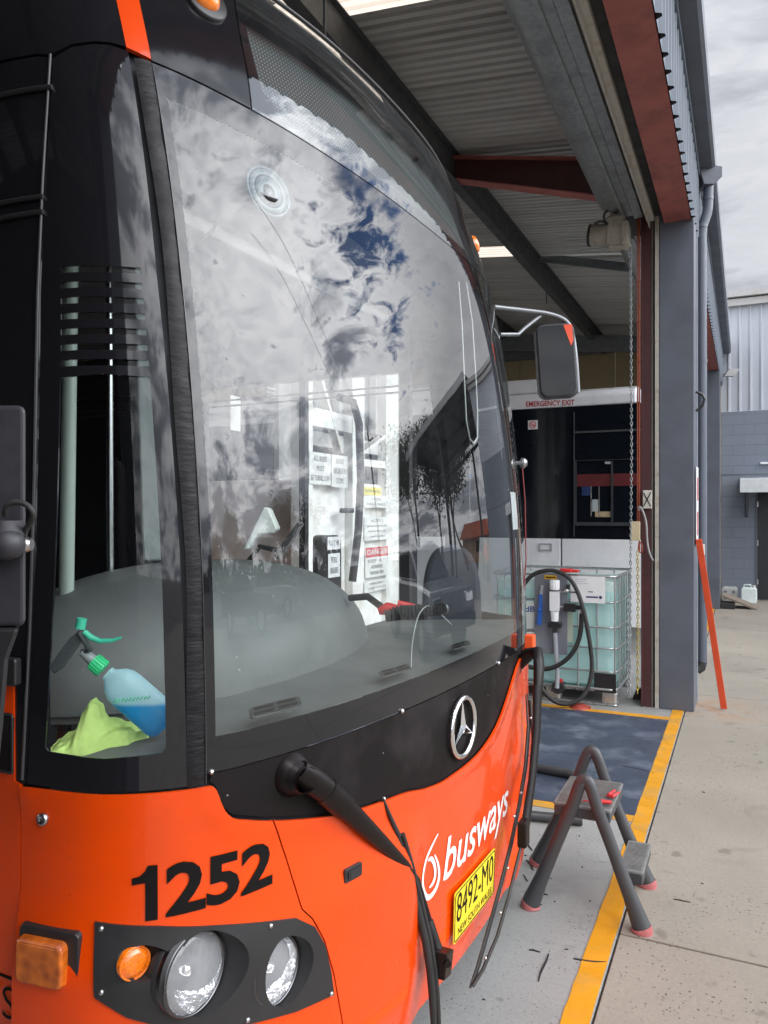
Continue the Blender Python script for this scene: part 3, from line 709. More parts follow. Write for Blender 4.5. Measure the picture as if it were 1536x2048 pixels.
# ---------------------------------------------------------------- wipers
def above(u,v,o):
    s,z,e=B(u,v); p=Vector(S(s,z,o)); 
    # keep the point on the sight line it was measured on
    D=p.x*FX+p.y*FY; return pt(u,v,D)
WIP=mat('wiper_black',(.009,.007,.007),.36,spec=.25,var=.15,vscale=40,bump=.15,bscale=200,bdist=.0005)
def wiper(pivot,base_r):
    pass
s_,z_,_=B(586,1548); c,u,v,n=frame(s_,z_,.004)
wp=MB(); wp.lathe([(.052,-.012),(.050,.001),(.044,.006),(.040,.018),(.036,.020),(.035,.034),(.030,.036),(.030,.05)],c,n,36); wpo=wp.build('wiper',WIP,bus,merge=False)
a0=above(596,1540,.055); a1=above(650,1580,.07); a2=above(690,1615,.075); a3=above(760,1682,.07); a4=above(815,1735,.055); a5=above(833,1760,.05); a6=above(858,1840,.045); a7=pt(884,1925,(above(858,1840,.045)-Vector((0,0,H))).xy.length*1.0)
D6=a6.x*FX+a6.y*FY
a7=pt(884,1925,D6*.985); a8=pt(874,1945,D6*.98)
mb=MB(); mb.tube([a0,(a0+a1)/2,a1],[.028,.034,.032],14,flat=.75); mb.tube([a1,a2],[.034,.031],14,flat=.7); mb.build('wiper_arm_head',WIP,wpo,merge=False,bevel=0)
mb=MB(); mb.tube([a2,a3,a4],[.028,.021,.013],12,flat=.55); mb.tube([a4,a5,a6,a7],[.011,.011,.010,.012],10,flat=.8); mb.tube([a6,(a6+a7)/2,a7],[.013,.014,.018],8,flat=.6)
mb.build('wiper_arm',WIP,wpo,merge=False)
b=[(766,1597),(780,1632),(795,1668),(812,1725),(832,1800),(851,1880),(860,1935),(865,1990),(868,2050),(870,2110)]
BPs=[]
for k,(x,y) in enumerate(b):
    D=(above(x,y,.03) if y<1860 else None); 
    Dp=(D.x*FX+D.y*FY) if D else BPs[-1][1]+.0
    BPs.append((pt(x,y,Dp),Dp))
P=[p for p,_ in BPs]
mb=MB(); mb.tube(P,[.004,.006,.009]+[.012]*5+[.010,.005],8); 
P2=[p+Vector((.012,.008,0)) for p in P[2:9]]; mb.tube(P2,.007,6)
mb.build('wiper_blade',RUBBER,wpo,merge=False)
mb=MB(); mb.obox(a7+Vector((0,0,.0)),(.022,.0,0),(0,.028,-.006),(0.004,0,.038)); mb.cyl(a7+Vector((.03,-.03,.02)),a7+Vector((-.02,.03,.02)),.010); mb.build('blade_clamp',WIP,wpo,bevel=.004)
# far wiper
fd=2.98
c=pt(1030,1333,3.03); nn=Vector((.93,-.35,0)).normalized()
mb=MB(); mb.lathe([(0,.012),(.03,.012),(.04,.006),(.042,-.02)],c,nn,28); wq=mb.build('wiper',BPLAST,bus,merge=False)
ar=[pt(1062,1300,3.0),pt(1079,1303,2.98),pt(1083,1330,2.95)]
mb=MB(); mb.tube([pt(1036,1330,3.05),pt(1058,1306,3.02),pt(1076,1300,3.0),pt(1078,1330,2.96),pt(1076,1380,2.92)],[.025,.03,.026,.026,.022],10,flat=.7)
mb.tube([pt(1075,1370,2.92),pt(1073,1460,2.87),pt(1064,1560,2.8),pt(1052,1640,2.74),pt(1044,1690,2.7)],[.020,.018,.016,.018,.02],10,flat=.6); mb.build('wiper_arm',WIP,wq,merge=False)
mb=MB(); mb.obox(pt(1047,1665,2.71),(.0,.028,0),(.016,0,0),(0,0,.045)); mb.build('blade_clamp',WIP,wq,bevel=.006)
bl=[(1052,1388,3.12),(1056,1450,3.03),(1050,1530,2.93),(1037,1610,2.83),(1020,1690,2.73),(1000,1770,2.63),(975,1860,2.52),(955,1930,2.44),(940,1975,2.40)]
P=[pt(*q) for q in bl]
mb=MB(); mb.tube(P,[.003]+[.005]*7+[.004],7); mb.tube([p+Vector((.004,.016,.0)) for p in P],.0035,6)
P3=[pt(*q) for q in [(1061,1400,3.1),(1066,1480,3.0),(1052,1650,2.75),(1035,1720,2.66),(1018,1790,2.58),(995,1870,2.49),(966,1938,2.43),(945,1972,2.40)]]
mb.tube(P3,.006,8); mb.build('wiper_blade',RUBBER,wq,merge=False)
for k in ((1056,1434),(1055,1508),(1037,1583),(1023,1630),(1010,1733),(995,1822),(965,1912)):
    mb=MB(); mb.ball(pt(k[0]+2,k[1],2.98-(k[1]-1434)*.00115)+Vector((.008,-.006,0)),.0052,8)
    mb.build('blade_rivet',STEEL,wq,merge=False)
# orange tag by the far pivot
mb=MB(); mb.obox(pt(1060,1282,3.08),(.018,0,0),(0,.022,0),(0,0,.028)); mb.build('orange_clip',mat('orange_plastic',(.85,.1,.02),.4),bus,bevel=.004)
# ---------------------------------------------------------------- mirrors
mc=on_x(1113,718,-.86); Dm=4.1
def rect_mirror(cpt,w_,h_,sg,parent,body):
    pass
C=pt(1112,720,4.1); un=Vector((.905,.426,0)); 
mb=MB(); prof=rrect(-.098,.112,-.20,.20,.045,6)
tilt=Matrix.Rotation(R(-4),3,Vector((FX,FY,0)))
fw=Vector((FX,FY,0)); ux=tilt@un; vx=tilt@Vector((0,0,1))
mb.prism(prof,C,ux,vx,fw*.07); mrr=mb.build('door_mirror',HOUSE,bus,bevel=.012,seg=3)
mb=MB(); mb.prism(rrect(-.090,.096,-.188,.188,.04,6),C-fw*.006,ux,vx,fw*.005); mb.build('mirror_glass',mat('mirror_glass',(.006,.007,.009),.08,spec=.3,var=.3,vscale=20,rvar=0),mrr)  # black base colour stands in for the dark shed it reflects
mb=MB(); mb.prism([(.05,.186),(.096,.186),(.098,.10),(.084,.07)],C-fw*.0095,ux,vx,fw*.003); mb.build('orange_reflection',ORANGE,mrr)  # orange patch painted in as a reflection at the mirror corner
mb=MB(); mb.tube(smoothpoly([pt(988,613,3.95),pt(1050,620,4.05),pt(1100,626,4.1),pt(1134,640,4.12),pt(1145,665,4.12),pt(1152,720,4.12),pt(1156,785,4.12)],2,False),.013,10)
mb.tube([pt(1000,668,3.95),pt(1036,668,4.02),pt(1050,655,4.05),pt(1083,629,4.1)],.011,10); mb.build('mirror_arm',mat('arm_grey',(.2,.21,.22),.3,metal=.5),bus,merge=False)
# near mirror housing
C=pt(-12,1070,1.2)
vw=(pt(51,1023,1.2)-Vector((0,0,H))).normalized()
def npt(u,v,dd=0): return pt(u,v,1.2+dd)
mb=MB(); ux=Vector((RX,RY,0)); fw=Vector((FX,FY,0))
mb.prism(rrect(-.05,.0495,-.17,.178,.012,4),pt(-12,1023,1.2)+Vector((0,0,-.01)),ux,Vector((0,0,1)),vw*.10); nm=mb.build('side_mirror',HOUSE,bus,bevel=.008,seg=3)
mb=MB(); mb.prism([(-.05,-.17),(.040,-.17),(.022,-.22),(.012,-.34),(.006,-.40),(-.05,-.42)],pt(-12,1023,1.2)+Vector((0,0,-.012)),ux,Vector((0,0,1)),vw*.09); mb.build('mirror_stem',BTEX,nm,bevel=.006)
mb=MB(); mb.ball(pt(14,1087,1.17),.025,24,(1.15,1.0,1.0)); mb.cyl(pt(14,1040,1.18),pt(14,1070,1.18),.024,.028,20); mb.build('ball_joint',HOUSE,nm,merge=False)
mb=MB(); mb.tube([pt(55,1088,1.19),pt(64,1088,1.19)],[.012,.009],10); mb.build('joint_screw',STEEL,nm,merge=False)
mb=MB(); mb.tube(smoothpoly([pt(10,1030,1.17),pt(10,1010,1.16),pt(28,1002,1.16),pt(52,1006,1.16),pt(68,1024,1.16),pt(64,1042,1.17),pt(50,1058,1.18),pt(48,1082,1.19),pt(56,1092,1.2)],2,False),.0045,8); mb.build('mirror_cable',RUBBER,nm,merge=False)
mb=MB(); a,b_=B(38,1340)[:2]; c,u,v,n=frame(a,b_,.004); mb.prism(rrect(-.04,.014,-.03,.03,.008),c,u,v,n*.02); mb.build('window_corner_cap',BPLAST,bus,bevel=.004)
s_,z_,_=B(20,1485); c,u,v,n=frame(s_,z_,.004)
mb=MB(); mb.tube([c+u*a+v*b for a,b in rrect(-.03,.012,-.062,.062,.006)],.004,6,closed=True); hf=mb.build('fuel_flap_frame',BPLAST,bus,merge=False)
mb=MB(); mb.prism(rrect(-.027,.009,-.058,.058,.005),c-n*.002,u,v,n*.003); mb.build('flap',BPANEL,hf)
# ---------------------------------------------------------------- bus interior
def inn(s,z,d): return Vector(S(s,z,-d))
dz=lambda s,d:zb(s)+.052+.02*math.sin(min(1,d/.5)*1.5)+.0*s
mb=MB(); mb.grid(lambda a,b:(lambda s,d:Vector(S(s*(1-.45*d),1.2,-d))*1.0+Vector((0,0,dz(s,d)-S(s*(1-.45*d),1.2,-d)[2])))(-1.45+2.6*a,.004+.62*b),52,14)
dash=mb.build('dashboard',GREYDASH,bus,merge=False)
Cd=Vector((-1.66,2.07,1.19))
mb=MB()
def dome(a,b):
    th=2*math.pi*a; ph=math.pi/2*b; e=.8
    cx=math.cos(th); sy=math.sin(th)
    return Cd+Vector((.50*cx*math.cos(ph)**e,.79*sy*math.cos(ph)**e,.345*math.sin(ph)**.9))
mb.grid(dome,48,16); mb.build('instrument_hood',GREYDASH,bus,merge=False)
mb=MB(); mb.tube([Cd+Vector((.505*math.cos(t),.795*math.sin(t),.02)) for t in lin(-1.9,1.9,40)],.004,6); mb.build('hood_seam',DKDASH,bus,merge=False)
mb=MB(); mb.tube([Cd+Vector((.42*math.cos(t),.66*math.sin(t),.205)) for t in lin(-1.7,1.7,40)],.0025,6); mb.build('hood_seam',DKDASH,bus,merge=False)
def dashpt(u,v,h=0): # intersect with the dashboard top
    z=1.235; 
    for _ in range(3):
        p=on_z(u,v,z); 
        z=1.225
    return p+Vector((0,0,h))
for quad in ([(497,1418),(600,1393),(606,1412),(503,1440)],[(755,1345),(815,1330),(826,1338),(765,1358)],[(900,1291),(938,1281),(944,1290),(907,1302)]):
    P=[on_z(a,b,zb(0)+.079) for a,b in quad]; o=(P[0]+P[2])/2; uu=((P[1]-P[0])+(P[2]-P[3]))/4; vv=((P[0]-P[3])+(P[1]-P[2]))/4
    mb=MB(); mb.prism(rrect(-1,1,-1,1,.35),o+Vector((0,0,.0)),uu,vv,Vector((0,0,.004))); vt=mb.build('air_vent',mat('vent_rim',(.04,.043,.042),.5),bus,bevel=.002)
    mb=MB()
    for a in (-.45,.45):
        for b2 in (-.42,.42): mb.prism(rrect(-.38,.38,-.2,.2,.1),o+uu*a+vv*b2+Vector((0,0,.0045)),uu,vv,Vector((0,0,.0012)))
    mb.build('vent_slot',INK,vt)
# ticket machine on the dash
D=2.75
mb=MB(); fwd=Vector((FX,FY,0)); mb.prism([(0,0),(.075,.155),(.093,.15),(.125,.075),(.11,.06),(.055,.055),(.02,.0)],pt(485,1099,D),un,Vector((0,0,1)),fwd*.09); tk=mb.build('ticket_machine',mat('cream_plastic',(.62,.64,.6),.4),bus,bevel=.006)
mb=MB(); mb.prism([(0,0),(.09,.125),(.105,.115),(.02,-.01)],pt(545,1112,D-.02),un,Vector((0,0,1)),fwd*.10); mb.build('machine_screen',BPLAST,tk,bevel=.003)
mb=MB(); mb.tube([pt(556,1100,D),pt(520,1092,D),pt(490,1130,D+.05)],.01,8); mb.build('machine_bracket',BPLAST,tk,merge=False)
# poles, partitions, seats, lining
PALE=mat('pale_green_pole',(.33,.40,.36),.35,var=.04)
mb=MB(); mb.cyl(pt(128,1560,2.15),pt(150,-100,2.15),.020); mb.build('grab_pole',PALE,bus,merge=False)
mb=MB(); mb.cyl(pt(222,1560,2.5),pt(218,300,2.5),.011); mb.build('grab_pole',mat('pole_steel',(.5,.52,.52),.2,metal=1),bus,merge=False)
for x0,y0,y1,zt_,nm_ in ((-2.55,1.40,1.95,1.95,'driver_seat'),(-4.0,1.3,2.2,1.6,'passenger_seat'),(-4.8,1.3,2.2,1.6,'passenger_seat')):
    mb=MB(); mb.prism([(0,0),(.12,0),(.10,.8),(.02,.86),(-.04,.8),(-.1,.2)],(x0,y0,zt_-.86),(1,0,0),(0,0,1),(0,y1-y0,0)); mb.box(x0+.05,x0+.5,y0,y1,zt_-.95,zt_-.80); mb.build(nm_,mat('seat_fabric',(.03,.035,.05),.8,bump=.3,bscale=90),bus,bevel=.03)
mb=MB(); mb.box(-12,-1.1,1.2,3.66,.25,.40); mb.build('floor',DARKIN,bus)
mb=MB(); mb.box(-6.0,-5.95,1.18,3.7,.4,3.1); mb.build('bulkhead',mat('interior_panel',(.10,.11,.12),.6),bus)
mb=MB(); mb.grid(lambda a,b:Vector((-1.35-4.6*a,1.22+2.42*b,2.62+.12*math.sin(math.pi*b)+.05*min(1,a*6))),20,16); mb.build('ceiling_lining',LINING,bus,merge=False)
mb=MB(); mb.tube([(-1.55,1.5,2.60),(-1.5,3.2,2.60)],.02,8); mb.build('ceiling_rail',WHITEP,bus,merge=False)
mb=MB(); a,b_,c_,d_=pt(262,380,1.95),pt(330,380,1.95),pt(352,1120,1.95),pt(285,1120,1.95); mb.add([a,b_,c_,d_]+[p+Vector((FX,FY,0))*.04 for p in (a,b_,c_,d_)],[(3,2,1,0),(4,5,6,7),(0,1,5,4),(1,2,6,5),(2,3,7,6),(3,0,4,7)]); mb.build('pillar_lining',mat('pale_pillar_lining',(.30,.34,.34),.5,var=.06),bus,bevel=.006)
mb=MB(); mb.prism(smoothpoly([(-.13,-.35),(.13,-.35),(.14,.0),(.11,.17),(.05,.23),(-.05,.23),(-.11,.17),(-.14,.0)],2),pt(905,1190,3.55),un,(0,0,1),Vector((FX,FY,0))*.12); mb.build('passenger_seat',mat('seat_fabric',(.03,.035,.05),.8),bus,bevel=.02)
# far side: door leaf with glass
mb=MB(); yf=3.735
for x0,x1 in ((-1.66,-1.60),(-2.28,-2.24),(-3.00,-2.94),(-3.5,-3.44)): mb.box(x0,x1,yf-.02,yf+.02,.4,2.7)
mb.box(-12,-1.6,yf-.025,yf+.02,2.44,2.72); mb.box(-9.5,-3.44,yf-.03,yf+.015,.4,1.06); mb.build('door_frame',BPLAST,bus)
mb=MB(); mb.add([(-1.62,yf,.5),(-3.44,yf,.5),(-3.44,yf,2.44),(-1.62,yf,2.44)],[(0,1,2,3)]); mb.build('door_glass',glassmat('door_glass',(.97,.98,.98),1.35,.004),bus,merge=False)
# round suction disc on the inside of the windscreen
s_,z_,_=B(540,380); c,u,v,n=frame(s_,z_,-.004)
mb=MB(); 
for r0,r1,h in ((0.002,.012,.0),(.018,.040,.0),(.043,.057,.0),(.060,.066,0)):
    mb.lathe([(r0,0),(r1,0),(r1,-.004),(r0,-.004)],c,n,40)
mb.build('suction_disc',mat('milky_disc',(.07,.10,.11),.35,var=0),bus,merge=False)
mb=MB(); mb.tube([c-n*.005,c-n*.10-v*.05],[.03,.05],14); mb.build('suction_bracket',BPLAST,bus,merge=False)
mb=MB(); mb.tube([on_x(368,514,-1.35),on_x(425,460,-1.35),on_x(440,425,-1.35)],.006,8); mb.build('sun_visor_arm',CHROME,bus,merge=False)
mb=MB(); P=[]
for a,b in [(925,560),(932,650),(937,760),(941,840),(948,876),(956,884),(963,872),(963,820),(960,760),(952,640),(940,560)]:
    s_,z_,_=B(a,b); P.append(Vector(S(s_,z_,-.015)))
mb.tube(smoothpoly(P,2,False) if False else P,.0028,6); mb.build('blind_cord',mat('cord_grey',(.45,.46,.46),.5),bus,merge=False)
mb=MB(); s_,z_,_=B(1030,1050)
mb2=patchmb([(s_-.03,1.63),(s_+.10,1.63),(s_+.10,1.78),(s_-.03,1.78)],-.003,0,(),.05).build('windscreen_sticker',WHITEP,bus,merge=False)
k=pt(1044,925,3.3)
mb=MB(); mb.lathe([(0,.02),(.014,.02),(.018,.012),(.022,.01),(.022,-.002),(.008,-.004),(.008,-.035),(0,-.035)],k,(.7,.6,0),20); mb.build('glazing_clamp',STEEL,bus,merge=False)
mb=MB(); mb.tube([k,pt(1050,1000,3.25),pt(1052,1120,3.25),pt(1046,1200,3.22),pt(1022,1280,3.2)],.0028,6); mb.build('clamp_cord',mat('red_cord',(.16,.01,.014),.6),bus,merge=False)
# ---------------------------------------------------------------- things lying in the bus
def loft_bottle():
    t=root('spray_bottle','translucent spray bottle with green trigger and blue liquid behind the corner window of the bus','spray bottle',tuple(pt(265,1390,1.72)))
    D=1.70; base=pt(320,1437,D); neck=pt(203,1335,D); ax=(neck-base).normalized(); L_=(neck-base).length
    fw=Vector((FX,FY,0)); side=ax.cross(fw).normalized()
    def ring(h,a,b,n=28): return [base+ax*h+side*(a*math.copysign(abs(math.cos(t_))**.75,math.cos(t_)))+fw*(b*math.copysign(abs(math.sin(t_))**.8,math.sin(t_))) for t_ in [2*math.pi*i/n for i in range(n)]]
    prof=[(-.022,.0),(-.021,.030),(-.012,.040),(.0,.043),(.05,.043),(.095,.043),(.115,.041),(.13,.034),(.143,.022),(.148,.017),(.155,.016)]
    def mk(pr,name,m):
        b=MB(); n=28; vs=[]
        for h,a in pr: vs+=ring(h,max(a,.0005),max(a,.0005)*.72)
        b.add(vs,[(k*n+i,k*n+(i+1)%n,(k+1)*n+(i+1)%n,(k+1)*n+i) for k in range(len(pr)-1) for i in range(n)],True); return b.build(name,m,t,merge=False)
    mk(prof,'bottle',BOT)
    b=MB()
    for k in range(5):
        x0=228+k*15; b.tube([pt(x0,1404-k*1.5,D-.045),pt(x0+4,1396-k,D-.046),pt(x0+8,1405-k*2,D-.046),pt(x0+12,1398-k*2,D-.046)],.0014,5)
    b.build('green_marking',GRN,t,merge=False)
    b=MB(); b.tube([neck-ax*.005,neck+ax*.024],[.019,.018],18)
    for i in range(18):
        a=2*math.pi*i/18; d=side*math.cos(a)+fw*math.sin(a); b.bar(neck-ax*.003+d*.019,neck+ax*.022+d*.0185,.0025,.002)
    b.build('cap',GRN,t,merge=False)
    b=MB(); b.tube([neck+ax*.02,neck+ax*.055],[.013,.010],14); b.build('collar',mat('clear_grey_plastic',(.3,.33,.34),.25),t,merge=False)
    top=pt(158,1262,D-.02); hd=neck+ax*.055
    b=MB(); b.prism([(0,0),(.012,.012),(.045,.0),(.085,-.02),(.10,-.035),(.085,-.05),(.05,-.035),(.012,-.016)],top,(Vector((-.28,0,-.96))+un*.0).normalized(),un*1.0,fw*.014); b.build('trigger_body',mat('dark_trigger',(.07,.08,.085),.3),t,bevel=.003)
    b=MB(); b.tube([top,pt(180,1300,D-.01),hd],.007,8); b.build('pump_tube',MATS['dark_trigger'],t,merge=False)
    b=MB(); b.tube([pt(164,1236,D-.02),pt(160,1256,D-.02)],.011,14); b.build('nozzle',GRN2,t,merge=False)
    b=MB(); b.tube([pt(168,1262,D-.02),pt(182,1274,D-.02),pt(200,1281,D-.02),pt(225,1280,D-.02),pt(243,1274,D-.02)],[.006,.007,.006,.005,.003],8,flat=.6); b.build('trigger',GRN2,t,merge=False)
def botmat():
    m=bpy.data.materials.new('milky_bottle'); m.use_nodes=True; nt=m.node_tree; N=nt.nodes; L=nt.links; p=N['Principled BSDF']; p.inputs['Roughness'].default_value=.35
    g=N.new('ShaderNodeNewGeometry'); s=N.new('ShaderNodeSeparateXYZ'); L.new(g.outputs['Position'],s.inputs[0])
    r=N.new('ShaderNodeMapRange'); L.new(s.outputs[2],r.inputs[0]); zl=pt(290,1403,1.70).z; r.inputs[1].default_value=zl-.004; r.inputs[2].default_value=zl+.004
    mx=N.new('ShaderNodeMix'); mx.data_type='RGBA'; L.new(r.outputs[0],mx.inputs[0]); mx.inputs[6].default_value=(.03,.42,.80,1); mx.inputs[7].default_value=(.62,.90,.95,1)
    L.new(mx.outputs[2],p.inputs['Base Color']); p.inputs['Subsurface Weight'].default_value=.0
    tr=N.new('ShaderNodeBsdfTranslucent'); L.new(mx.outputs[2],tr.inputs[0]); ms=N.new('ShaderNodeMixShader'); ms.inputs[0].default_value=.45
    L.new(p.outputs[0],ms.inputs[1]); L.new(tr.outputs[0],ms.inputs[2]); L.new(ms.outputs[0],N['Material Output'].inputs[0]); return m
BOT=botmat(); GRN=mat('green_cap',(.05,.60,.25),.4); GRN2=mat('mint_trigger',(.06,.5,.33),.35)
loft_bottle()
# cloth
def noise3(x,y,k=1): return math.sin(x*3.1*k+1.3*math.sin(y*2.3*k))*math.cos(y*2.7*k+1.1*math.sin(x*1.9*k))
mb=MB()
cl0=pt(97,1510,1.655); cl1=pt(338,1510,1.71); 
def clothf(a,b):
    x=a; 
    top=[(0,.018),(.08,.032),(.16,.04),(.22,.085),(.27,.105),(.33,.10),(.42,.062),(.5,.058),(.62,.055),(.72,.045),(.8,.022),(.9,.014),(1,.004)]
    h=0
    for (x0,h0),(x1,h1) in zip(top,top[1:]):
        if x0<=x<=x1: t=(x-x0)/(x1-x0); t=t*t*(3-2*t); h=h0*(1-t)+h1*t
    prof=math.sin(math.pi*b)**.75; w_=.20
    p=cl0.lerp(cl1,x)+Vector((FX,FY,0))*((b)*.13-.015)
    f=.009*noise3(x*4,b*3)+.0035*noise3(x*9,b*6,1.3)+.0006*noise3(x*60,b*50)
    return p+Vector((0,0,max(.0,h*prof*1.0+f*min(1,4*prof))+.001))+un*(f*.8)
mb.grid(clothf,90,36); mb.add([cl0+un*(-.0)+Vector((0,0,-.004)),cl1+Vector((0,0,-.004)),cl1+Vector((FX*.14,FY*.14,-.004)),cl0+Vector((FX*.14,FY*.14,-.004))],[(0,1,2,3)])
CLOTH=mat('lime_microfibre',(.50,.68,.20),.9,bump=.6,bscale=420,bdist=.0012,var=.12,vscale=30)
tag(mb.build('cleaning_cloth',CLOTH,None,merge=False),'crumpled lime green microfibre cloth behind the corner window of the bus','cloth')
clo=bpy.data.objects['cleaning_cloth']
P0=[pt(a,b,1.640) for a,b in ((114,1450),(142,1450),(142,1461),(114,1461))]
textmb('CUSTOM',*P0,bold=.02).build('printed_logo',INK,clo,merge=False)
# tool on the dash
D=2.55
t=root('pistol_grip_tool','black tool with a red handle lying on the bus dashboard behind the windscreen','hand tool',tuple(pt(820,1225,D)))
mb=MB(); mb.tube([pt(770,1227,D),pt(830,1222,D),pt(888,1216,D-.05)],[.026,.022,.020],16)
for k in range(16):
    c_=pt(775,1227,D).lerp(pt(885,1217,D-.05),k/16); mb.tube([c_,c_+(pt(885,1217,D-.05)-pt(775,1227,D)).normalized()*.004],.0268-.006*k/16,12)
mb.build('barrel',RUBBER,t,merge=False)
mb=MB(); mb.lathe([(0,.003),(.012,.003),(.018,0),(.018,-.01)],pt(889,1216,D-.06),-Vector((-.2,-.9,0)),16); mb.build('end_cap',STEEL,t,merge=False)
mb=MB(); mb.tube([pt(757,1222,D),pt(775,1216,D),pt(800,1217,D)],[.012,.022,.012],12); mb.tube([pt(795,1206,D+.1),pt(830,1214,D+.1)],.012,8); mb.build('red_grip',mat('red_plastic',(.6,.03,.03),.4),t,merge=False)
mb=MB(); mb.tube([pt(700,1195,D+.15),pt(735,1192,D+.1),pt(762,1212,D)],.012,10); mb.build('hose',RUBBER,t,merge=False)
mb=MB(); mb.tube(smoothpoly([pt(822,1338,2.36),pt(823,1290,2.4),pt(832,1240,2.45),pt(845,1215,2.5),pt(862,1208,2.5),pt(902,1248,2.6)],2,False),.0025,6); tag(mb.build('loose_wire',mat('grey_wire',(.3,.31,.31),.4),None,merge=False),'thin grey wire looping over the bus dashboard beside the red handled tool','wire')
# ================================================================ the yard and the shed
def concrete(name,col,pit=.5,scale=1.0,stain=(.25,.225,.185),rough=.85,rust=None):
    m=bpy.data.materials.new(name); m.use_nodes=True; nt=m.node_tree; N=nt.nodes; L=nt.links; p=N['Principled BSDF']; p.inputs['Roughness'].default_value=rough; p.inputs['Specular IOR Level'].default_value=.35
    tc=N.new('ShaderNodeTexCoord')
    def noise(sc_,det,ro,dist=0):
        n=N.new('ShaderNodeTexNoise'); L.new(tc.outputs['Object'],n.inputs['Vector']); n.inputs['Scale'].default_value=sc_; n.inputs['Detail'].default_value=det; n.inputs['Roughness'].default_value=ro; n.inputs['Distortion'].default_value=dist; return n.outputs[0]
    def mr(x,a,b,c,d):
        n=N.new('ShaderNodeMapRange'); L.new(x,n.inputs[0]); 
        for i,q in enumerate((a,b,c,d)): n.inputs[i+1].default_value=q
        return n.outputs[0]
    def mix(f,a,b):
        n=N.new('ShaderNodeMix'); n.data_type='RGBA'
        L.new(f,n.inputs[0])
        for i,x in ((6,a),(7,b)):
            if hasattr(x,'type'): L.new(x,n.inputs[i])
            else: n.inputs[i].default_value=(*x,1)
        return n.outputs[2]
    def mul(a,b):
        n=N.new('ShaderNodeMath'); n.operation='MULTIPLY'; L.new(a,n.inputs[0]); 
        if hasattr(b,'type'): L.new(b,n.inputs[1])
        else: n.inputs[1].default_value=b
        return n.outputs[0]
    c=mix(mr(noise(.9,8,.6),.3,.7,0,1),tuple(x*.86 for x in col),tuple(x*1.12 for x in col))
    c=mix(mr(noise(2.7,9,.7,.6),.52,.75,0,.5),c,stain)
    c=mix(mr(noise(60,3,.6),.35,.7,0,.28),c,tuple(x*.55 for x in col))
    v=N.new('ShaderNodeTexVoronoi'); L.new(tc.outputs['Object'],v.inputs['Vector']); v.inputs['Scale'].default_value=62; 
    spots=mul(mr(v.outputs['Distance'],.2,.28,1,0),mul(mr(noise(1.3,4,.6,.4),.42,.56,0,1),mr(noise(33,2,.5),.5,.56,0,1)))
    c=mix(mul(spots,pit),c,(.07,.065,.06))
    # oil spots and tyre rubber
    c=mix(mr(noise(1.7,3,.5,1.2),.60,.72,0,.6),c,tuple(x*.62 for x in col)); c=mix(mr(noise(7.5,2,.5),.66,.73,0,.6),c,tuple(x*.45 for x in col))
    # small dark flecks, scarce
    v2=N.new('ShaderNodeTexVoronoi'); L.new(tc.outputs['Object'],v2.inputs['Vector']); v2.inputs['Scale'].default_value=17
    c=mix(mr(v2.outputs['Distance'],.035,.06,.7*pit,0),c,(.09,.085,.08))
    if rust:
        vm=N.new('ShaderNodeVectorMath'); vm.operation='DISTANCE'; L.new(tc.outputs['Object'],vm.inputs[0]); vm.inputs[1].default_value=rust
        c=mix(mul(mr(vm.outputs['Value'],.05,.55,1,0),mr(noise(5,6,.6),.4,.65,0,.75)),c,(.36,.17,.07))
    L.new(c,p.inputs['Base Color'])
    b=N.new('ShaderNodeBump'); b.inputs['Strength'].default_value=.5; b.inputs['Distance'].default_value=.003
    a=N.new('ShaderNodeMath'); a.operation='SUBTRACT'; L.new(noise(90,5,.65),a.inputs[0]); L.new(spots,a.inputs[1]); L.new(a.outputs[0],b.inputs['Height']); L.new(b.outputs[0],p.inputs['Normal'])
    MATS[name]=m; return m
APRON=concrete('apron_concrete',(.295,.266,.222),1.0,rust=(-.22,7.2,0))
FLOORC=concrete('shed_floor_concrete',(.29,.292,.282),.6,stain=(.27,.27,.26),rough=.6)
GROUND=mat('dark_joint_ground',(.10,.09,.08),.95,bump=.5,bscale=30)
YEL=mat('yellow_floor_paint',(.62,.275,.008),.5,var=.1,stain=(.38,.24,.07),stamt=.7,stscale=4,bump=.2,bscale=80,rvar=.2)
BLUEP=mat('blue_floor_paint',(.04,.052,.08),.5,var=.2,vscale=2.5,stain=(.20,.23,.28),stamt=.5,stscale=3.2,bump=.15,bscale=60,rvar=.25)
mb=MB(); mb.add([(-300,-300,-.03),(300,-300,-.03),(300,300,-.03),(-300,300,-.03)],[(0,1,2,3)]); struct(mb.build('ground',GROUND))
k=0
ys=[-8,-1.25,3.2,7.7,12.2,16.45]; xs=[-.454,3.1,6.8,10.5,14.5]
mb=MB()
for x0,x1 in zip(xs,xs[1:]):
    for y0,y1 in zip(ys,ys[1:]): mb.box(x0+(.006 if x0>0 else 0),x1-.006,y0+.006,y1-.006,-.15,0)
struct(mb.build('concrete_apron',APRON,None,bevel=.004))
mb=MB(); mb.box(-.2,120,16.46,120,-.2,-.01); mb.box(14.51,120,-60,16.45,-.2,-.01); struct(mb.build('road',mat('asphalt',(.09,.088,.085),.9,bump=.4,bscale=80)))
mb=MB(); mb.box(-14.5,-.462,-8,16.3,-.15,.0); struct(mb.build('shed_floor',FLOORC,None,bevel=.002))
def wobble(x0,x1,y0,y1,z,name,m,amp=.004,step=.08,th=.002):
    mb=MB(); poly=dens([(x0,y0),(x1,y0),(x1,y1),(x0,y1)],step); random.seed(3)
    poly=[(x+random.uniform(-amp,amp),y+random.uniform(-amp,amp)) for x,y in poly]
    mb.prism(poly,(0,0,z),(1,0,0),(0,1,0),(0,0,th)); return struct(mb.build(name,m))
wobble(-5.2,-.556,4.47,6.64,.0006,'blue_floor_bay',BLUEP)
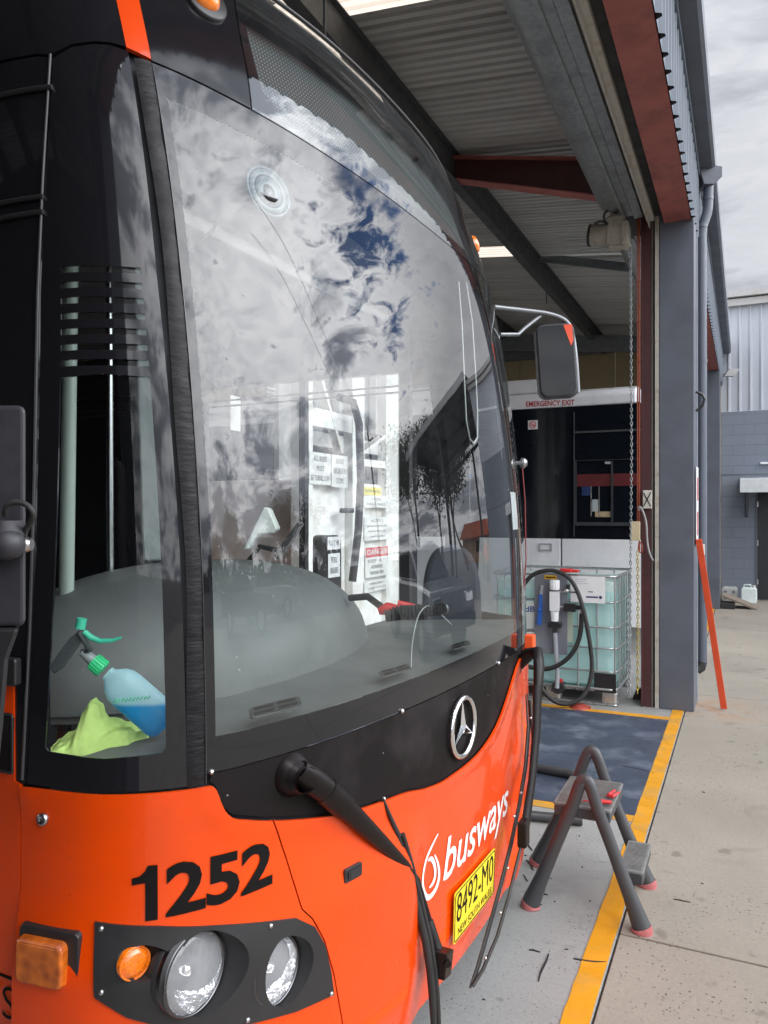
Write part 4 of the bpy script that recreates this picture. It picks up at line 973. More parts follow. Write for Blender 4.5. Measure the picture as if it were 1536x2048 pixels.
wobble(-.555,-.466,-8,16.2,.0012,'yellow_edge_line',YEL,.0025)
wobble(-5.3,-.558,6.645,6.735,.0012,'yellow_bay_line',YEL,.003)
wobble(-5.3,-.558,4.375,4.466,.0012,'yellow_bay_line',YEL,.003)
# ---------------------------------------------------------------- workshop shed
GREYC=mat('slate_grey_paint',(.10,.113,.14),.45,var=.08,vscale=3,stain=(.065,.07,.085),stamt=.5,stscale=2.2,bump=.05,bscale=8)
CLAD=mat('blue_grey_cladding',(.115,.14,.175),.4,var=.05,vscale=3)
REDOX=mat('red_oxide_paint',(.33,.10,.085),.6,var=.2,vscale=5,stain=(.17,.06,.055),stamt=.7,stscale=4,bump=.15,bscale=30)
DRED=mat('dark_red_steel',(.065,.02,.021),.55,var=.15,stain=(.04,.015,.018),stamt=.5)
GALV=mat('galvanised_steel',(.32,.34,.35),.42,metal=.75,var=.22,vscale=28,stain=(.16,.17,.17),stamt=.5,stscale=6)
GALVD=mat('dull_purlin_steel',(.16,.17,.18),.6,metal=.3,var=.2,vscale=10)
GUIDE=mat('weathered_guide',(.42,.41,.37),.55,var=.2,vscale=9,stain=(.22,.15,.09),stamt=.7,stscale=9)
SHEET=mat('zinc_roof_sheet',(.50,.50,.485),.55,metal=.15,var=.14,vscale=2.0,anis=(.35,4,1),stain=(.2,.19,.18),stamt=.5,stscale=1.5)
TAN=mat('tan_wall_panel',(.34,.265,.15),.7,var=.07)
shed=root('workshop_shed','long grey steel workshop shed with open roller door bays and red oxide lintels','shed',(-.5,4,0))
def part(name,m,fn,parent=shed,bevel=0,**k):
    mb=MB(); fn(mb); return mb.build(name,m,parent,bevel=bevel,**k)
cols=[(7.0,7.42),(14.6,14.95),(-.64,-.22)]
for y0,y1 in cols:
    co=part('column',GREYC,lambda b:b.box(-.665,-.385,y0,y1,0,4.8),bevel=.006)
    part('door_post',DRED,lambda b:(b.box(-.815,-.80,y0-.0,y0+.2,0,4.35),b.box(-.80,-.735,y0+.02,y0+.2,0,4.35),b.box(-.815,-.80+.085,y0+.2,y0+.215,0,4.35)))
    part('door_guide',GUIDE,lambda b:(b.box(-.70,-.667,y0+.004,y0+.024,0,4.3),b.box(-.734,-.72,y0+.06,y0+.09,0,4.3)))
    part('guide_gap_shade',RUBBER,lambda b:b.box(-.733,-.668,y0+.09,y0+.11,0,4.3))  # black strip paints the shaded gap between door guide and post
part('wall_panel',GREYC,lambda b:b.box(-.60,-.42,14.95,16.39,0,4.19))
part('column_trim',mat('pale_trim',(.32,.36,.41),.4),lambda b:b.box(-.384,-.376,7.40,7.425,0,4.2))
def ribbed(b,y0,y1,z0,z1,x,pitch=.18,h=.03,axis='y'):
    y=y0; prof=[]
    while y<y1:
        prof+=[(y,0),(y+pitch*.62,0),(y+pitch*.72,h),(y+pitch*.86,h),(y+pitch*.96,0)]; y+=pitch
    prof.append((y1 if prof[-1][0]<y1 else prof[-1][0]+.01,0))
    P=[(x+o,yy,z) for yy,o in prof for z in (z0,z1)] if axis=='y' else [(yy,x-o,z) for yy,o in prof for z in (z0,z1)]
    b.add(P,[(2*i,2*i+2,2*i+3,2*i+1) for i in range(len(prof)-1)])
part('wall_cladding',CLAD,lambda b:ribbed(b,-6,16.38,4.18,4.86,-.40),merge=False)
part('wall_girt',GREYC,lambda b:b.box(-.43,-.405,-6,16.38,4.5,4.9))
part('fascia_flashing',CLAD,lambda b:b.box(-.395,-.36,-6,16.38,4.72,4.80))
def gut(b):
    prof=[(-.358,4.79),(-.26,4.79),(-.235,4.81),(-.232,4.93),(-.24,4.93),(-.245,4.82),(-.265,4.80),(-.358,4.80)]
    n=len(prof); P=[(x,y,z) for y in (-6,16.38) for x,z in prof]; b.add(P,[(i,(i+1)%n,n+(i+1)%n,n+i) for i in range(n)])
    b.add([P[i] for i in range(n)],[list(range(n))]); b.add([P[n+i] for i in range(n)],[list(range(n))])
part('gutter',GREYC,gut)
for y0,y1 in ((-.24,7.02),(7.42,14.62)):
    part('lintel_beam',REDOX,lambda b:(b.box(-.625,-.408,y0,y1,4.19,4.202),b.box(-.52,-.508,y0,y1,4.203,4.40),b.box(-.625,-.408,y0,y1,4.40,4.412)),bevel=.002)
    part('door_head_track',GUIDE,lambda b:(b.box(-.765,-.70,y0,y1-.06,4.21,4.22),b.box(-.765,-.757,y0,y1-.06,4.221,4.33),b.box(-.708,-.70,y0,y1-.06,4.221,4.27),b.box(-.742,-.734,y0,y1-.06,4.15,4.209)))
    part('head_gap_shade',RUBBER,lambda b:b.box(-.698,-.628,y0,y1-.05,4.25,4.29))  # black strip stands in for the shaded gap between track and lintel
    part('roller_drum',GALV,lambda b:(b.tube([(-1.0,y0+.1,4.46),(-1.0,y1-.15,4.46)],.17,28),b.box(-.80,-.79,y0,y1-.1,4.24,4.52),b.box(-.86,-.80,y0,y1-.1,4.24,4.248),b.box(-.955,-.93,y0,y1-.12,4.24,4.27),b.box(-.93,-.87,y0,y1-.12,4.262,4.27)),merge=False)
rz=lambda x:5.02+.106*(-.38-x)
def roofs(b,y0,y1,x0=-14.4,x1=-.25):
    prof=[]; y=y0
    while y<y1-1e-6:
        prof+=[(y,0),(y+.045,.0),(y+.06,.022),(y+.08,.022),(y+.095,0)]; y+=.1
    b.add([(x,yy,rz(x)+o) for yy,o in prof for x in (x0,x1)],[(2*i,2*i+1,2*i+3,2*i+2) for i in range(len(prof)-1)])
for y0,y1 in ((-8,3.9),(4.85,10.0),(10.5,16.4)): part('roof_sheeting',SHEET,lambda b:roofs(b,y0,y1+.01),merge=False)
def skym():
    m=bpy.data.materials.new('translucent_skylight'); m.use_nodes=True; nt=m.node_tree; N=nt.nodes; L=nt.links; p=N['Principled BSDF']; p.inputs['Base Color'].default_value=(.7,.62,.5,1); p.inputs['Roughness'].default_value=.5
    t=N.new('ShaderNodeBsdfTranslucent'); t.inputs[0].default_value=(.80,.70,.58,1); x=N.new('ShaderNodeMixShader'); x.inputs[0].default_value=.7; L.new(p.outputs[0],x.inputs[1]); L.new(t.outputs[0],x.inputs[2]); L.new(x.outputs[0],N['Material Output'].inputs[0]); return m
SKYM=skym()
part('roof_sheeting',SHEET,lambda b:roofs(b,10.0,10.51,-2.75,-.25),merge=False)
for y0,y1,x1 in ((3.9,4.85,-.25),(10.0,10.5,-2.76)): part('skylight_sheet',SKYM,lambda b:roofs(b,y0+.004,y1-.002,-14.4,x1),merge=False)
PURL=mat('dark_purlin',(.06,.062,.066),.6,var=.2,vscale=8)
for x in (-2.60,-4.3,-5.8,-7.3,-9):
    part('purlin',PURL,lambda b:(b.box(x-.05,x+.05,-8,16.2,rz(x)-.31,rz(x)-.30),b.box(x-.008,x+.008,-8,16.2,rz(x)-.2995,rz(x)-.02),b.box(x-.05,x+.05,-8,16.2,rz(x)-.019,rz(x)-.008)))
def rafter(y,zt0,zb0,name,m):
    # tapered portal rafter seen below the purlins
    a=on_y(1180,318,y); c=on_y(1210,395,y); d=on_y(905,358,y); e=on_y(880,315,y)
    def ext(p,q,x): return p+(q-p)*((x-p.x)/(q.x-p.x))
    T0,T1=ext(e,a,-.85),ext(e,a,-7); Bm0,Bm1=ext(d,c,-.85),d
    P=[(p.x,p.z) for p in (Bm0,Bm1,Vector((-7,y,d.z+.35)),T1,T0)]
    b=MB(); b.prism(P,(0,y,0),(1,0,0),(0,0,1),(0,.012,0)); w_=b.build('rafter',m,shed)
    b=MB(); 
    for p,q in ((Bm0,Bm1),(Bm1,Vector((-7,y,d.z+.35))),(T0,T1)): b.bar(p+Vector((0,.006,-.006)),q+Vector((0,.006,-.006)),.15,.012)
    b.build('rafter_flange',REDOX if m is DRED else m,w_)
rafter(7.15,0,0,'rafter',DRED); 
for y in (14.7,-1.7):
    part('rafter',GALVD,lambda b:(b.prism([(-.7,4.55),(-14,5.9),(-14,6.2),(-.7,4.83)],(0,y,0),(1,0,0),(0,0,1),(0,.15,0)),))
for a,b_ in (((1068,513,10.6),(1276,536,10.6)),((1050,612,14.2),(1281,585,14.2))):
    part('fly_brace',GALVD,lambda b:b.bar(on_y(*a),on_y(*b_),.05,.11))
part('end_wall',TAN,lambda b:[b.box(-14.4+i*2.0,-14.4+i*2.0+1.985,16.30,16.40,0,5.15+.0) for i in range(7)])
part('end_wall',TAN,lambda b:b.prism([(-14.4,5.151),(-.66,5.0),(-.66,5.03),(-14.4,6.4)],(0,16.31,0),(1,0,0),(0,0,1),(0,.08,0)))
part('end_beam',GALVD,lambda b:b.box(-14.4,-.7,16.1,16.28,4.98,5.2))
for y in (-8,-.4,7.2,14.8): part('rear_column',GALVD,lambda b:b.box(-14.5,-14.2,y,y+.25,0,6.3))
part('side_wall',mat('side_wall_sheet',(.06,.065,.075),.7),lambda b:(b.box(-14.2,-.45,-3.1,-3.0,0,5.1),b.box(-.60,-.56,-3,-.66,0,4.2)))
part('rear_header',GALVD,lambda b:b.box(-14.5,-14.4,-8,16.29,5.4,6.4))
for u0,v0,v1,y in ((1093,575,606,12.),(649,-30,78,3.9)):
    part('hanger_rod',GALVD,lambda b:b.cyl(on_y(u0,v0,y),on_y(u0,v1,y),.010,n=8))
# downpipe and rain head
rp=lambda u,v:pt(u,v,6.95)
dp=MB(); dp.tube([rp(1404,1328),rp(1404,1300),rp(1404,740),rp(1403,470),rp(1405,452),rp(1414,425),rp(1416,410),rp(1417,372)],.043,20); 
for y in (725,455,400,1200): p=rp(1404 if y>430 else 1416,y); dp.tube([p,p+Vector((0,0,.03))],.047,20)
dpo=dp.build('downpipe',mat('downpipe_paint',(.09,.105,.135),.35,var=.05),shed,merge=False)
b=MB(); b.tube([rp(1404,1322),rp(1401,1334),rp(1394,1338)],.045,16); b.build('pipe_shoe',RUBBER,dpo,merge=False)
b=MB(); c=rp(1420,345); b.prism([(-.095,.06),(-.095,.02),(-.05,-.13),(.04,-.13),(.115,-.06),(.115,.03)],c+Vector((0,-.08,0)),un,(0,0,1),Vector((FX,FY,0))*.16); b.build('rain_head',GREYC,dpo,bevel=.004)
# boxes, conduits and cables by the post
b=MB()
for i,x in enumerate((-.842,-.826)):
    b.tube([(x,6.985,4.3),(x,6.985,1.35 if i else 1.6)],.0065,8)
for z in [1.6+.35*i for i in range(8)]: b.box(-.852,-.816,6.976,6.979,z,z+.012)
cdo=b.build('conduit',mat('orange_conduit',(.24,.05,.02),.45),shed,merge=False)
b=MB(); c=on_y(1295,998,6.99); b.obox(c,(.036,0,0),(0,.03,0),(0,0,.079)); b.build('switch_box',mat('white_box',(.55,.53,.48),.5,stain=(.35,.3,.22),stamt=.5,stscale=12),shed,bevel=.004)
b=MB()
for s1,s2 in ((-1,1),(1,-1)): b.bar(c+Vector((-.03,-.032,.06*s1)),c+Vector((.03,-.032,.06*s2)),.008,.004,(0,1,0))
b.build('box_marking',INK,shed)
b=MB(); c=on_y(1271,1061,6.95); b.obox(c,(.038,0,0),(0,.03,0),(0,0,.083)); b.build('control_box',mat('beige_box',(.50,.42,.27),.5),shed,bevel=.005)
b=MB(); b.tube(smoothpoly([on_y(1279,1020,6.95),on_y(1277,1012,6.94),on_y(1283,1014,6.94),on_y(1293,1042,6.94),on_y(1294,1085,6.95),on_y(1300,1110,6.95),on_y(1306,1120,6.98)],2,False),.009,8); b.build('grey_cable',mat('cable_grey',(.3,.3,.3),.5),shed,merge=False)
b=MB(); b.tube(smoothpoly([on_y(1281,1083,6.95),on_y(1286,1095,6.94),on_y(1282,1106,6.94),on_y(1276,1100,6.94),on_y(1278,1085,6.95)],2,False),.006,8); b.build('orange_cable',MATS['orange_conduit'],shed,merge=False)
b=MB(); c=pt(1399,1098,6.9); b.obox(c,un*.038,Vector((FX,FY,0))*.03,(0,0,.048)); b.build('power_box',MATS['white_box'],shed,bevel=.004)
b=MB(); b.obox((-.371,7.2,1.75),(.003,0,0),(0,.14,0),(0,0,.34)); b.build('wall_sign',WHITEP,shed)
b=MB(); b.prism([(0,-.25),(.10,-.25),(.10,-.05),(0,-.05)],(-.366,7.14,1.75),(0,1,0),(0,0,1),(.001,0,0)); b.prism([(0,.05),(.10,.05),(.10,.25),(0,.25)],(-.366,7.14,1.75),(0,1,0),(0,0,1),(.001,0,0)); b.build('sign_panel',MATS['red_plastic'],shed)
b=MB(); b.tube([(-.38,7.2,2.75),(-.33,7.2,2.72),(-.31,7.2,2.68),(-.33,7.2,2.62),(-.38,7.2,2.58)],.012,8); b.build('wall_hook',BPLAST,shed,merge=False)
b=MB(); c=pt(1462,745,14.6); b.obox(c,un*.10,Vector((FX,FY,0))*.05,Vector((0,0,.07))+un*.05); b.tube([c,pt(1448,748,14.9)],.02,8); b.build('flood_light',mat('flood_grey',(.3,.3,.3),.4),shed,bevel=.01)
# ---------------------------------------------------------------- far block building
LCLAD=mat('pale_corrugated_steel',(.44,.47,.52),.45,var=.06,vscale=2)
bb=root('block_building','grey painted block building with pale corrugated upper wall at the end of the yard','building',(1,16.5,0))
YB=16.42
def blocks(b):
    z=0; r=0
    while z<3.64:
        x=-.44-(.2 if r%2 else 0)
        while x<2.6:
            b.box(max(x+.004,-.44),min(x+.396,2.6),YB,YB+.19,z+.004,min(z+.196,3.66)); x+=.4
        z+=.2; r+=1
mb=MB(); 
def blockmat():
    m=bpy.data.materials.new('painted_blockwork'); m.use_nodes=True; nt=m.node_tree; N=nt.nodes; L=nt.links; p=N['Principled BSDF']; p.inputs['Roughness'].default_value=.7
    tc=N.new('ShaderNodeTexCoord'); mp=N.new('ShaderNodeMapping'); mp.inputs['Rotation'].default_value=(R(90),0,0); L.new(tc.outputs['Object'],mp.inputs[0])
    br=N.new('ShaderNodeTexBrick'); L.new(mp.outputs[0],br.inputs['Vector']); br.inputs['Scale'].default_value=1; br.inputs['Brick Width'].default_value=.4; br.inputs['Row Height'].default_value=.2; br.inputs['Mortar Size'].default_value=.005
    br.inputs['Color1'].default_value=(.185,.21,.255,1); br.inputs['Color2'].default_value=(.175,.20,.245,1); br.inputs['Mortar'].default_value=(.145,.165,.205,1)
    L.new(br.outputs['Color'],p.inputs['Base Color']); b=N.new('ShaderNodeBump'); b.inputs['Strength'].default_value=.6; b.inputs['Distance'].default_value=.01; b.invert=True; L.new(br.outputs['Fac'],b.inputs['Height']); L.new(b.outputs[0],p.inputs['Normal']); return m
part('block_wall',blockmat(),lambda b:(b.box(-.44,.19,YB,YB+.2,0,3.66),b.box(1.12,3.9,YB,YB+.2,0,3.66),b.box(.19,1.12,YB,YB+.2,2.12,3.66)),bb)
part('course_line',GREYC,lambda b:b.box(-.44,3.9,YB-.004,YB+.0,2.42,2.44),bb)
part('metal_wall',LCLAD,lambda b:ribbed(b,-.8,3.9,3.665,5.75,YB+.02,.19,.03,'x'),bb,merge=False)
part('roof_flashing',mat('flashing',(.42,.42,.42),.5,stain=(.3,.22,.15),stamt=.6,stscale=6),lambda b:(b.box(-.9,3.95,YB-.10,YB+.25,5.70,5.83),b.box(-.9,3.95,YB-.16,YB+.25,5.86,5.98)),bb)
dr=part('door',mat('charcoal_door',(.022,.024,.028),.5),lambda b:b.box(.23,1.08,YB+.04,YB+.08,.02,2.1),bb)
part('door_frame',GREYC,lambda b:(b.box(.191,.229,YB-.01,YB+.1,0,2.1),b.box(1.081,1.119,YB-.01,YB+.1,0,2.1)),bb)
part('hinge',STEEL,lambda b:[b.box(.23,.245,YB+.02,YB+.039,z,z+.1) for z in (.3,1.05,1.8)],dr)
part('awning',mat('awning_white',(.6,.63,.64),.5,stain=(.4,.4,.38),stamt=.4),lambda b:b.prism([(0,2.10+.26),(0,2.10),(.9,2.06),(.9,2.3)],(-.07,YB-.004,0),(0,-1,0),(0,0,1),(1.6,0,0)),bb)
part('awning_bracket',GREYC,lambda b:(b.bar((.05,YB-.02,1.6),(.05,YB-.02,2.06),.04,.04),b.bar((.05,YB-.03,1.62),(.05,YB-.5,2.05),.03,.03)),bb)
part('wall_lamp',WHITEP,lambda b:b.box(.28,.9,YB-.06,YB-.01,2.62,2.66),bb)
part('roof',LCLAD,lambda b:b.box(-.4,3.9,YB+.26,24,5.6,5.7),bb)
part('side_wall',LCLAD,lambda b:b.box(3.8,3.9,YB+.26,24,0,5.59),bb)
# jerry cans, boards
def flr(u,y): p=on_y(u,1200,y); return Vector((p.x,p.y,0))
def can(name,label,p,col,h=.34,w=.27):
    t=root(name,label,'jerry can',tuple(p)); b=MB(); p=Vector(p)
    b.prism(rrect(-w/2,w/2,0,h*.86,.05),p+Vector((0,-.10,0)),(1,0,0),(0,0,1),(0,.2,0)); b.build('can_body',col,t,bevel=.02,seg=3)
    b=MB(); b.tube([p+Vector((-w*.32,0,h*.84)),p+Vector((-w*.3,0,h)),p+Vector((w*.1,0,h)),p+Vector((w*.14,0,h*.84))],.014,8); b.build('can_handle',col,t,merge=False)
    b=MB(); b.cyl(p+Vector((w*.3,0,h*.85)),p+Vector((w*.3,0,h*.97)),.03); b.build('can_cap',MATS['white_box'],t,merge=False); return t
can('jerry_can','white plastic jerry can standing upright by the block wall near the door',flr(1498,15.85),mat('milky_can',(.66,.74,.72),.4))
t=root('jerry_can','grey plastic jerry can lying on its side behind the wooden ramp','jerry can',tuple(flr(1459,15.9)))
p=flr(1459,15.9); b=MB(); b.prism(rrect(-.14,.14,0,.27,.05),p,(1,0,0),(0,0,1),(0,.3,0)); b.build('can_body',mat('dirty_can',(.42,.43,.41),.5,stain=(.2,.2,.18),stamt=.5),t,bevel=.02)
b=MB(); [b.cyl(p+Vector((sx*.07,-.002,z)),p+Vector((sx*.07,-.012,z)),.028,n=12) for sx in (-1,1) for z in (.07,.19)]; b.build('can_cap',mat('cap_grey',(.15,.15,.15),.5),t,merge=False)
WOOD=mat('weathered_wood',(.20,.165,.13),.8,var=.25,vscale=14,anis=(1,6,6),bump=.4,bscale=30)
t=root('wooden_ramp','weathered timber ramp resting on a dark block beside the shed end','ramp',tuple(on_z(1480,1215)))
b=MB(); a=on_z(1446,1212)+Vector((0,0,.22)); c=on_z(1516,1216); b.bar(a,c,.5,.03); b.build('ramp_board',WOOD,t)
b=MB(); c=on_z(1455,1216); b.obox(c+Vector((0,.1,.05)),(.12,0,0),(0,.2,0),(0,0,.05)); b.build('support_block',RUBBER,t,bevel=.01)
# leaning red bar
b=MB(); a=on_z(1448,1419)+Vector((0,0,.01)); c=Vector((-.35,7.02,1.47)); b.bar(a,c,.052,.014,(0,1,0)); tag(b.build('red_bar',mat('orange_red_bar',(.62,.07,.02),.45,var=.1),None,bevel=.003),'long flat orange red bar leaning against the grey shed column','bar')
# ================================================================ second bus
b2=root('parked_bus','white bus with dark windows and an EMERGENCY EXIT sign parked in the next shed bay','bus',(-5,10.6,0))
YS=9.40; WB=mat('white_bus_paint',(.80,.81,.84),.3,coat=.6,var=.03); DWIN=mat('dark_bus_window',(.006,.008,.012),.08,spec=.3,coat=0,var=.1)
def p2(name,m,fn,parent=b2,bevel=0,**k):
    mb=MB(); fn(mb); return mb.build(name,m,parent,bevel=bevel,**k)
p2('lower_body',WB,lambda b:(b.box(-2.02,-.95,YS,YS+2.5,.34,1.372),b.box(-12,-2.035,YS,YS+2.5,.34,1.372)),bevel=.01)
p2('window_band',DWIN,lambda b:b.prism(rrect(-12,-1.02,1.376,2.98,.01,2),(0,YS+.012,0),(1,0,0),(0,0,1),(0,2.476,0)))
p2('roof',WB,lambda b:b.prism([(0,2.985),(-.0,3.10),(.06,3.17),(.25,3.22),(2.25,3.22),(2.44,3.17),(2.5,3.10),(2.5,2.985)],(-12,YS,0),(0,1,0),(0,0,1),(10.85,0,0)),bevel=.02)
p2('roof_pod',WB,lambda b:b.prism(rrect(-8,-2.05,3.20,3.38,.06),(0,YS+.15,0),(1,0,0),(0,0,1),(0,2.1,0)),bevel=.03)
def pz(u,v,d=0): return on_y(u,v,YS-d)
def rec(b,u0,v0,u1,v1,d0,d1): 
    a=pz(u0,v1,0); c=pz(u1,v0,0); b.box(a.x,c.x,YS-d1,YS-d0,a.z,c.z)
p2('skirt_panel_handle',mat('recess_grey',(.35,.36,.38),.4),lambda b:(rec(b,1078,1086,1104,1088,.0,.012),rec(b,1078,1098,1104,1101,.0,.012),rec(b,1078,1086,1081,1101,.0,.0115),rec(b,1101,1086,1104,1101,.0,.0115)))
sw=p2('sliding_window_frame',mat('anodised_dark',(.05,.055,.06),.4,metal=.4),lambda b:(rec(b,1148,1044,1282,1050,-.01,.01),rec(b,1148,916,1282,921,-.01,.01),rec(b,1148,921,1153,1044,-.01,.01),rec(b,1222,921,1226,1044,-.01,.01)))
p2('pane_reflection_band',mat('red_reflection_paint',(.10,.008,.01),.5),lambda b:rec(b,1154,945,1280,972,-.008,-.0045))  # deep red strip paints a reflection onto the window pane
p2('latch',mat('latch_grey',(.4,.4,.42),.4),lambda b:rec(b,1210,922,1221,927,-.011,.012),sw)
p2('sticker',mat('tan_sticker',(.42,.33,.2),.5),lambda b:rec(b,1190,1022,1221,1033,-.011,-.007),sw)
p2('grab_rail',STEEL,lambda b:(rec(b,1181,960,1183,1032,-.011,-.006),rec(b,1197,960,1199,1032,-.011,-.006)),sw)
p2('notice_card',mat('pale_card',(.4,.45,.45),.5),lambda b:rec(b,1184,998,1196,1022,-.011,-.007),sw)
p2('blue_sign',mat('blue_sign',(.01,.03,.12),.4),lambda b:rec(b,1163,970,1182,990,-.011,-.007),sw)
st=p2('no_smoking_sticker',WHITEP,lambda b:rec(b,1056,839,1075,858,-.011,.001))
mb=MB(); c=pz(1065.5,848.5,.003); mb.tube([c+Vector((.038*math.cos(a),0,.038*math.sin(a))) for a in [2*math.pi*i/24 for i in range(24)]],.005,6,closed=True); mb.bar(c+Vector((-.025,0,.025)),c+Vector((.025,0,-.025)),.008,.004,(0,1,0)); mb.bar(c+Vector((-.028,0,-.006)),c+Vector((.028,0,-.006)),.008,.004,(0,1,0)); mb.build('prohibition_symbol',MATS['red_plastic'],st,merge=False)
mb=MB(); textmb('EMERGENCY EXIT',pz(1052,802,.003),pz(1149,798,.003),pz(1149,809,.003),pz(1052,813,.003),mb=mb,bold=.02); mb.build('exit_lettering',mat('sign_red',(.45,.02,.03),.5),b2,merge=False)
p2('band_seam',mat('seam_dark',(.05,.055,.06),.5),lambda b:(rec(b,1148,860,1282,862,-.012,.001),rec(b,1147,823,1149,1072,-.012,.0015)))
p2('wheel',RUBBER,lambda b:b.cyl((-3.6,YS+.03,.5),(-3.6,YS+.3,.5),.49,n=28),merge=False)
p2('front_glass',DWIN,lambda b:b.box(-1.019,-.96,YS+.1,YS+2.4,1.38,2.95))
# ================================================================ IBC tank
ibc=root('liquid_tank','caged plastic bulk tank of pale blue fluid on a steel pallet beside the shed column','liquid tank',(-1.58,7.4,0))
X0,X1,Y0,Y1=-2.12,-1.0,6.89,7.86
def bottlem():
    m=bpy.data.materials.new('tank_plastic'); m.use_nodes=True; nt=m.node_tree; N=nt.nodes; L=nt.links; p=N['Principled BSDF']; p.inputs['Roughness'].default_value=.35
    g=N.new('ShaderNodeNewGeometry'); s=N.new('ShaderNodeSeparateXYZ'); L.new(g.outputs['Position'],s.inputs[0])
    r=N.new('ShaderNodeMapRange'); L.new(s.outputs[2],r.inputs[0]); r.inputs[1].default_value=.995; r.inputs[2].default_value=1.005
    mx=N.new('ShaderNodeMix'); mx.data_type='RGBA'; L.new(r.outputs[0],mx.inputs[0]); mx.inputs[6].default_value=(.56,.80,.78,1); mx.inputs[7].default_value=(.72,.85,.82,1); L.new(mx.outputs[2],p.inputs['Base Color'])
    t=N.new('ShaderNodeBsdfTranslucent'); L.new(mx.outputs[2],t.inputs[0]); ms=N.new('ShaderNodeMixShader'); ms.inputs[0].default_value=.4; L.new(p.outputs[0],ms.inputs[1]); L.new(t.outputs[0],ms.inputs[2]); L.new(ms.outputs[0],N['Material Output'].inputs[0]); return m
mb=MB(); mb.prism(rrect(X0+.03,X1-.03,Y0+.03,Y1-.03,.08),(0,0,.16),(1,0,0),(0,1,0),(0,0,.93)); mb.build('tank',bottlem(),ibc,bevel=.03,seg=3)
CT=mat('cage_tube',(.50,.52,.53),.35,metal=.85,var=.15,vscale=20)
mb=MB()
ringp=lambda z:[(x,y,z) for x,y in rrect(X0,X1,Y0,Y1,.07,5)]
for z,r in ((1.134,.013),(.908,.009),(.687,.009),(.504,.009),(.30,.009),(.145,.012)): mb.tube(ringp(z),r,8,closed=True)
for i in range(7):
    x=X1-.0-i*.168
    if x<X0: break
    for y in (Y0,Y1): mb.tube([(x-(.02 if i==0 else 0),y+(.005 if y==Y0 else -.005),.14),(x-(.02 if i==0 else 0),y+(.005 if y==Y0 else -.005),1.134)],.008,8)
for i in range(1,7):
    y=Y0+i*.14
    for x in (X0,X1): mb.tube([(x,y,.14),(x,y,1.134)],.007,8)
mb.build('cage',CT,ibc,merge=False)
mb=MB()
mb.prism(rrect(X0,X1,Y0,Y1,.07),(0,0,.118),(1,0,0),(0,1,0),(0,0,.018)); 
for x in (X1-.135,X0,(X0+X1)/2-.07):
    for y in (Y0,Y1-.12): mb.prism(rrect(x,x+.135,y,y+.12,.03),(0,0,.022),(1,0,0),(0,1,0),(0,0,.096))
for y in (Y0,Y1-.12): mb.prism(rrect(X0,X1,y,y+.12,.03),(0,0,.003),(1,0,0),(0,1,0),(0,0,.018))
mb.build('pallet',mat('pallet_steel',(.55,.55,.53),.3,metal=.8,var=.25,vscale=12,bump=.3,bscale=14),ibc,bevel=.008)
def py(u,v,d=.0): return on_y(u,v,Y0-d)
def card(b,u0,v0,u1,v1,d,th=.003):
    a=py(u0,v1,d); c=py(u1,v0,d); b.box(a.x,c.x,Y0-d,Y0-d+th,a.z,c.z)
mb=MB(); card(mb,1141,1153,1210,1203,.013); lb=mb.build('paper_label',WHITEP,ibc)
mb=MB(); random.seed(11)
for r in range(9):
    v=1157+r*4.2; 
    mb2=textmb(['Safety data sheet','Handling and storage','keep container closed','store below thirty degrees','avoid contact with eyes','wash after use','product of urea water','see rear for details','batch and date'][r],py(1150,v,.0135),py(1150+[24,20,26,34,30,22,28,24,18][r],v,.0135),py(1150+[24,20,26,34,30,22,28,24,18][r],v+2.2,.0135),py(1150,v+2.2,.0135),mb=mb) if r<3 else mb
card(mb,1172,1192,1196,1194.5,.0135,.0004); card(mb,1176,1182,1186,1183.5,.0135,.0004); mb.build('label_print',mat('faded_ink',(.10,.08,.16),.5),lb,merge=False)
mb=MB(); c=py(1201,1194,.014); mb.cyl(c,c+Vector((0,-.001,0)),.014,n=16); mb.build('label_logo',mat('navy',(.02,.03,.10),.5),lb,merge=False)
mb=MB(); card(mb,1030,1202,1072,1268,.012); lb2=mb.build('front_label',mat('pale_label',(.62,.66,.62),.5),ibc)
mb=MB(); textmb('AdBlue',py(1036,1212,.013),py(1093,1211,.013),py(1093,1223,.013),py(1036,1223,.013),mb=mb,bold=.02); mb.build('label_lettering',mat('label_blue',(.03,.06,.25),.5),lb2,merge=False)
mb=MB(); card(mb,1030,1256,1072,1264,.0125); mb.build('plain_strip',WHITEP,lb2)
mb=MB(); textmb('1000L',py(1048,1256,.014),py(1070,1256,.014),py(1070,1263,.014),py(1048,1263,.014),mb=mb,bold=.02); mb.build('label_lettering',INK,lb2,merge=False)
mb=MB(); card(mb,1132,1224,1146,1283,.012); mb.build('side_label',mat('green_label',(.5,.58,.45),.5),ibc)
mb=MB(); card(mb,1188,1348,1232,1382,.004,.003); mb.build('dark_panel',BPLAST,ibc)
mb=MB(); c=py(1117,1373,.02); mb.cyl(c+Vector((0,.05,0)),c+Vector((0,-.04,0)),.055,n=20); v_=mb.build('outlet_valve',RUBBER,ibc,merge=False)
mb=MB(); c=py(1121,1361,.03); mb.obox(c,(.018,0,0),(0,.01,0),(0,0,.018)); c=py(1109,1366,.03); mb.obox(c,(.006,0,0),(0,.01,0),(0,0,.02)); mb.build('valve_handle',MATS['red_plastic'],v_)
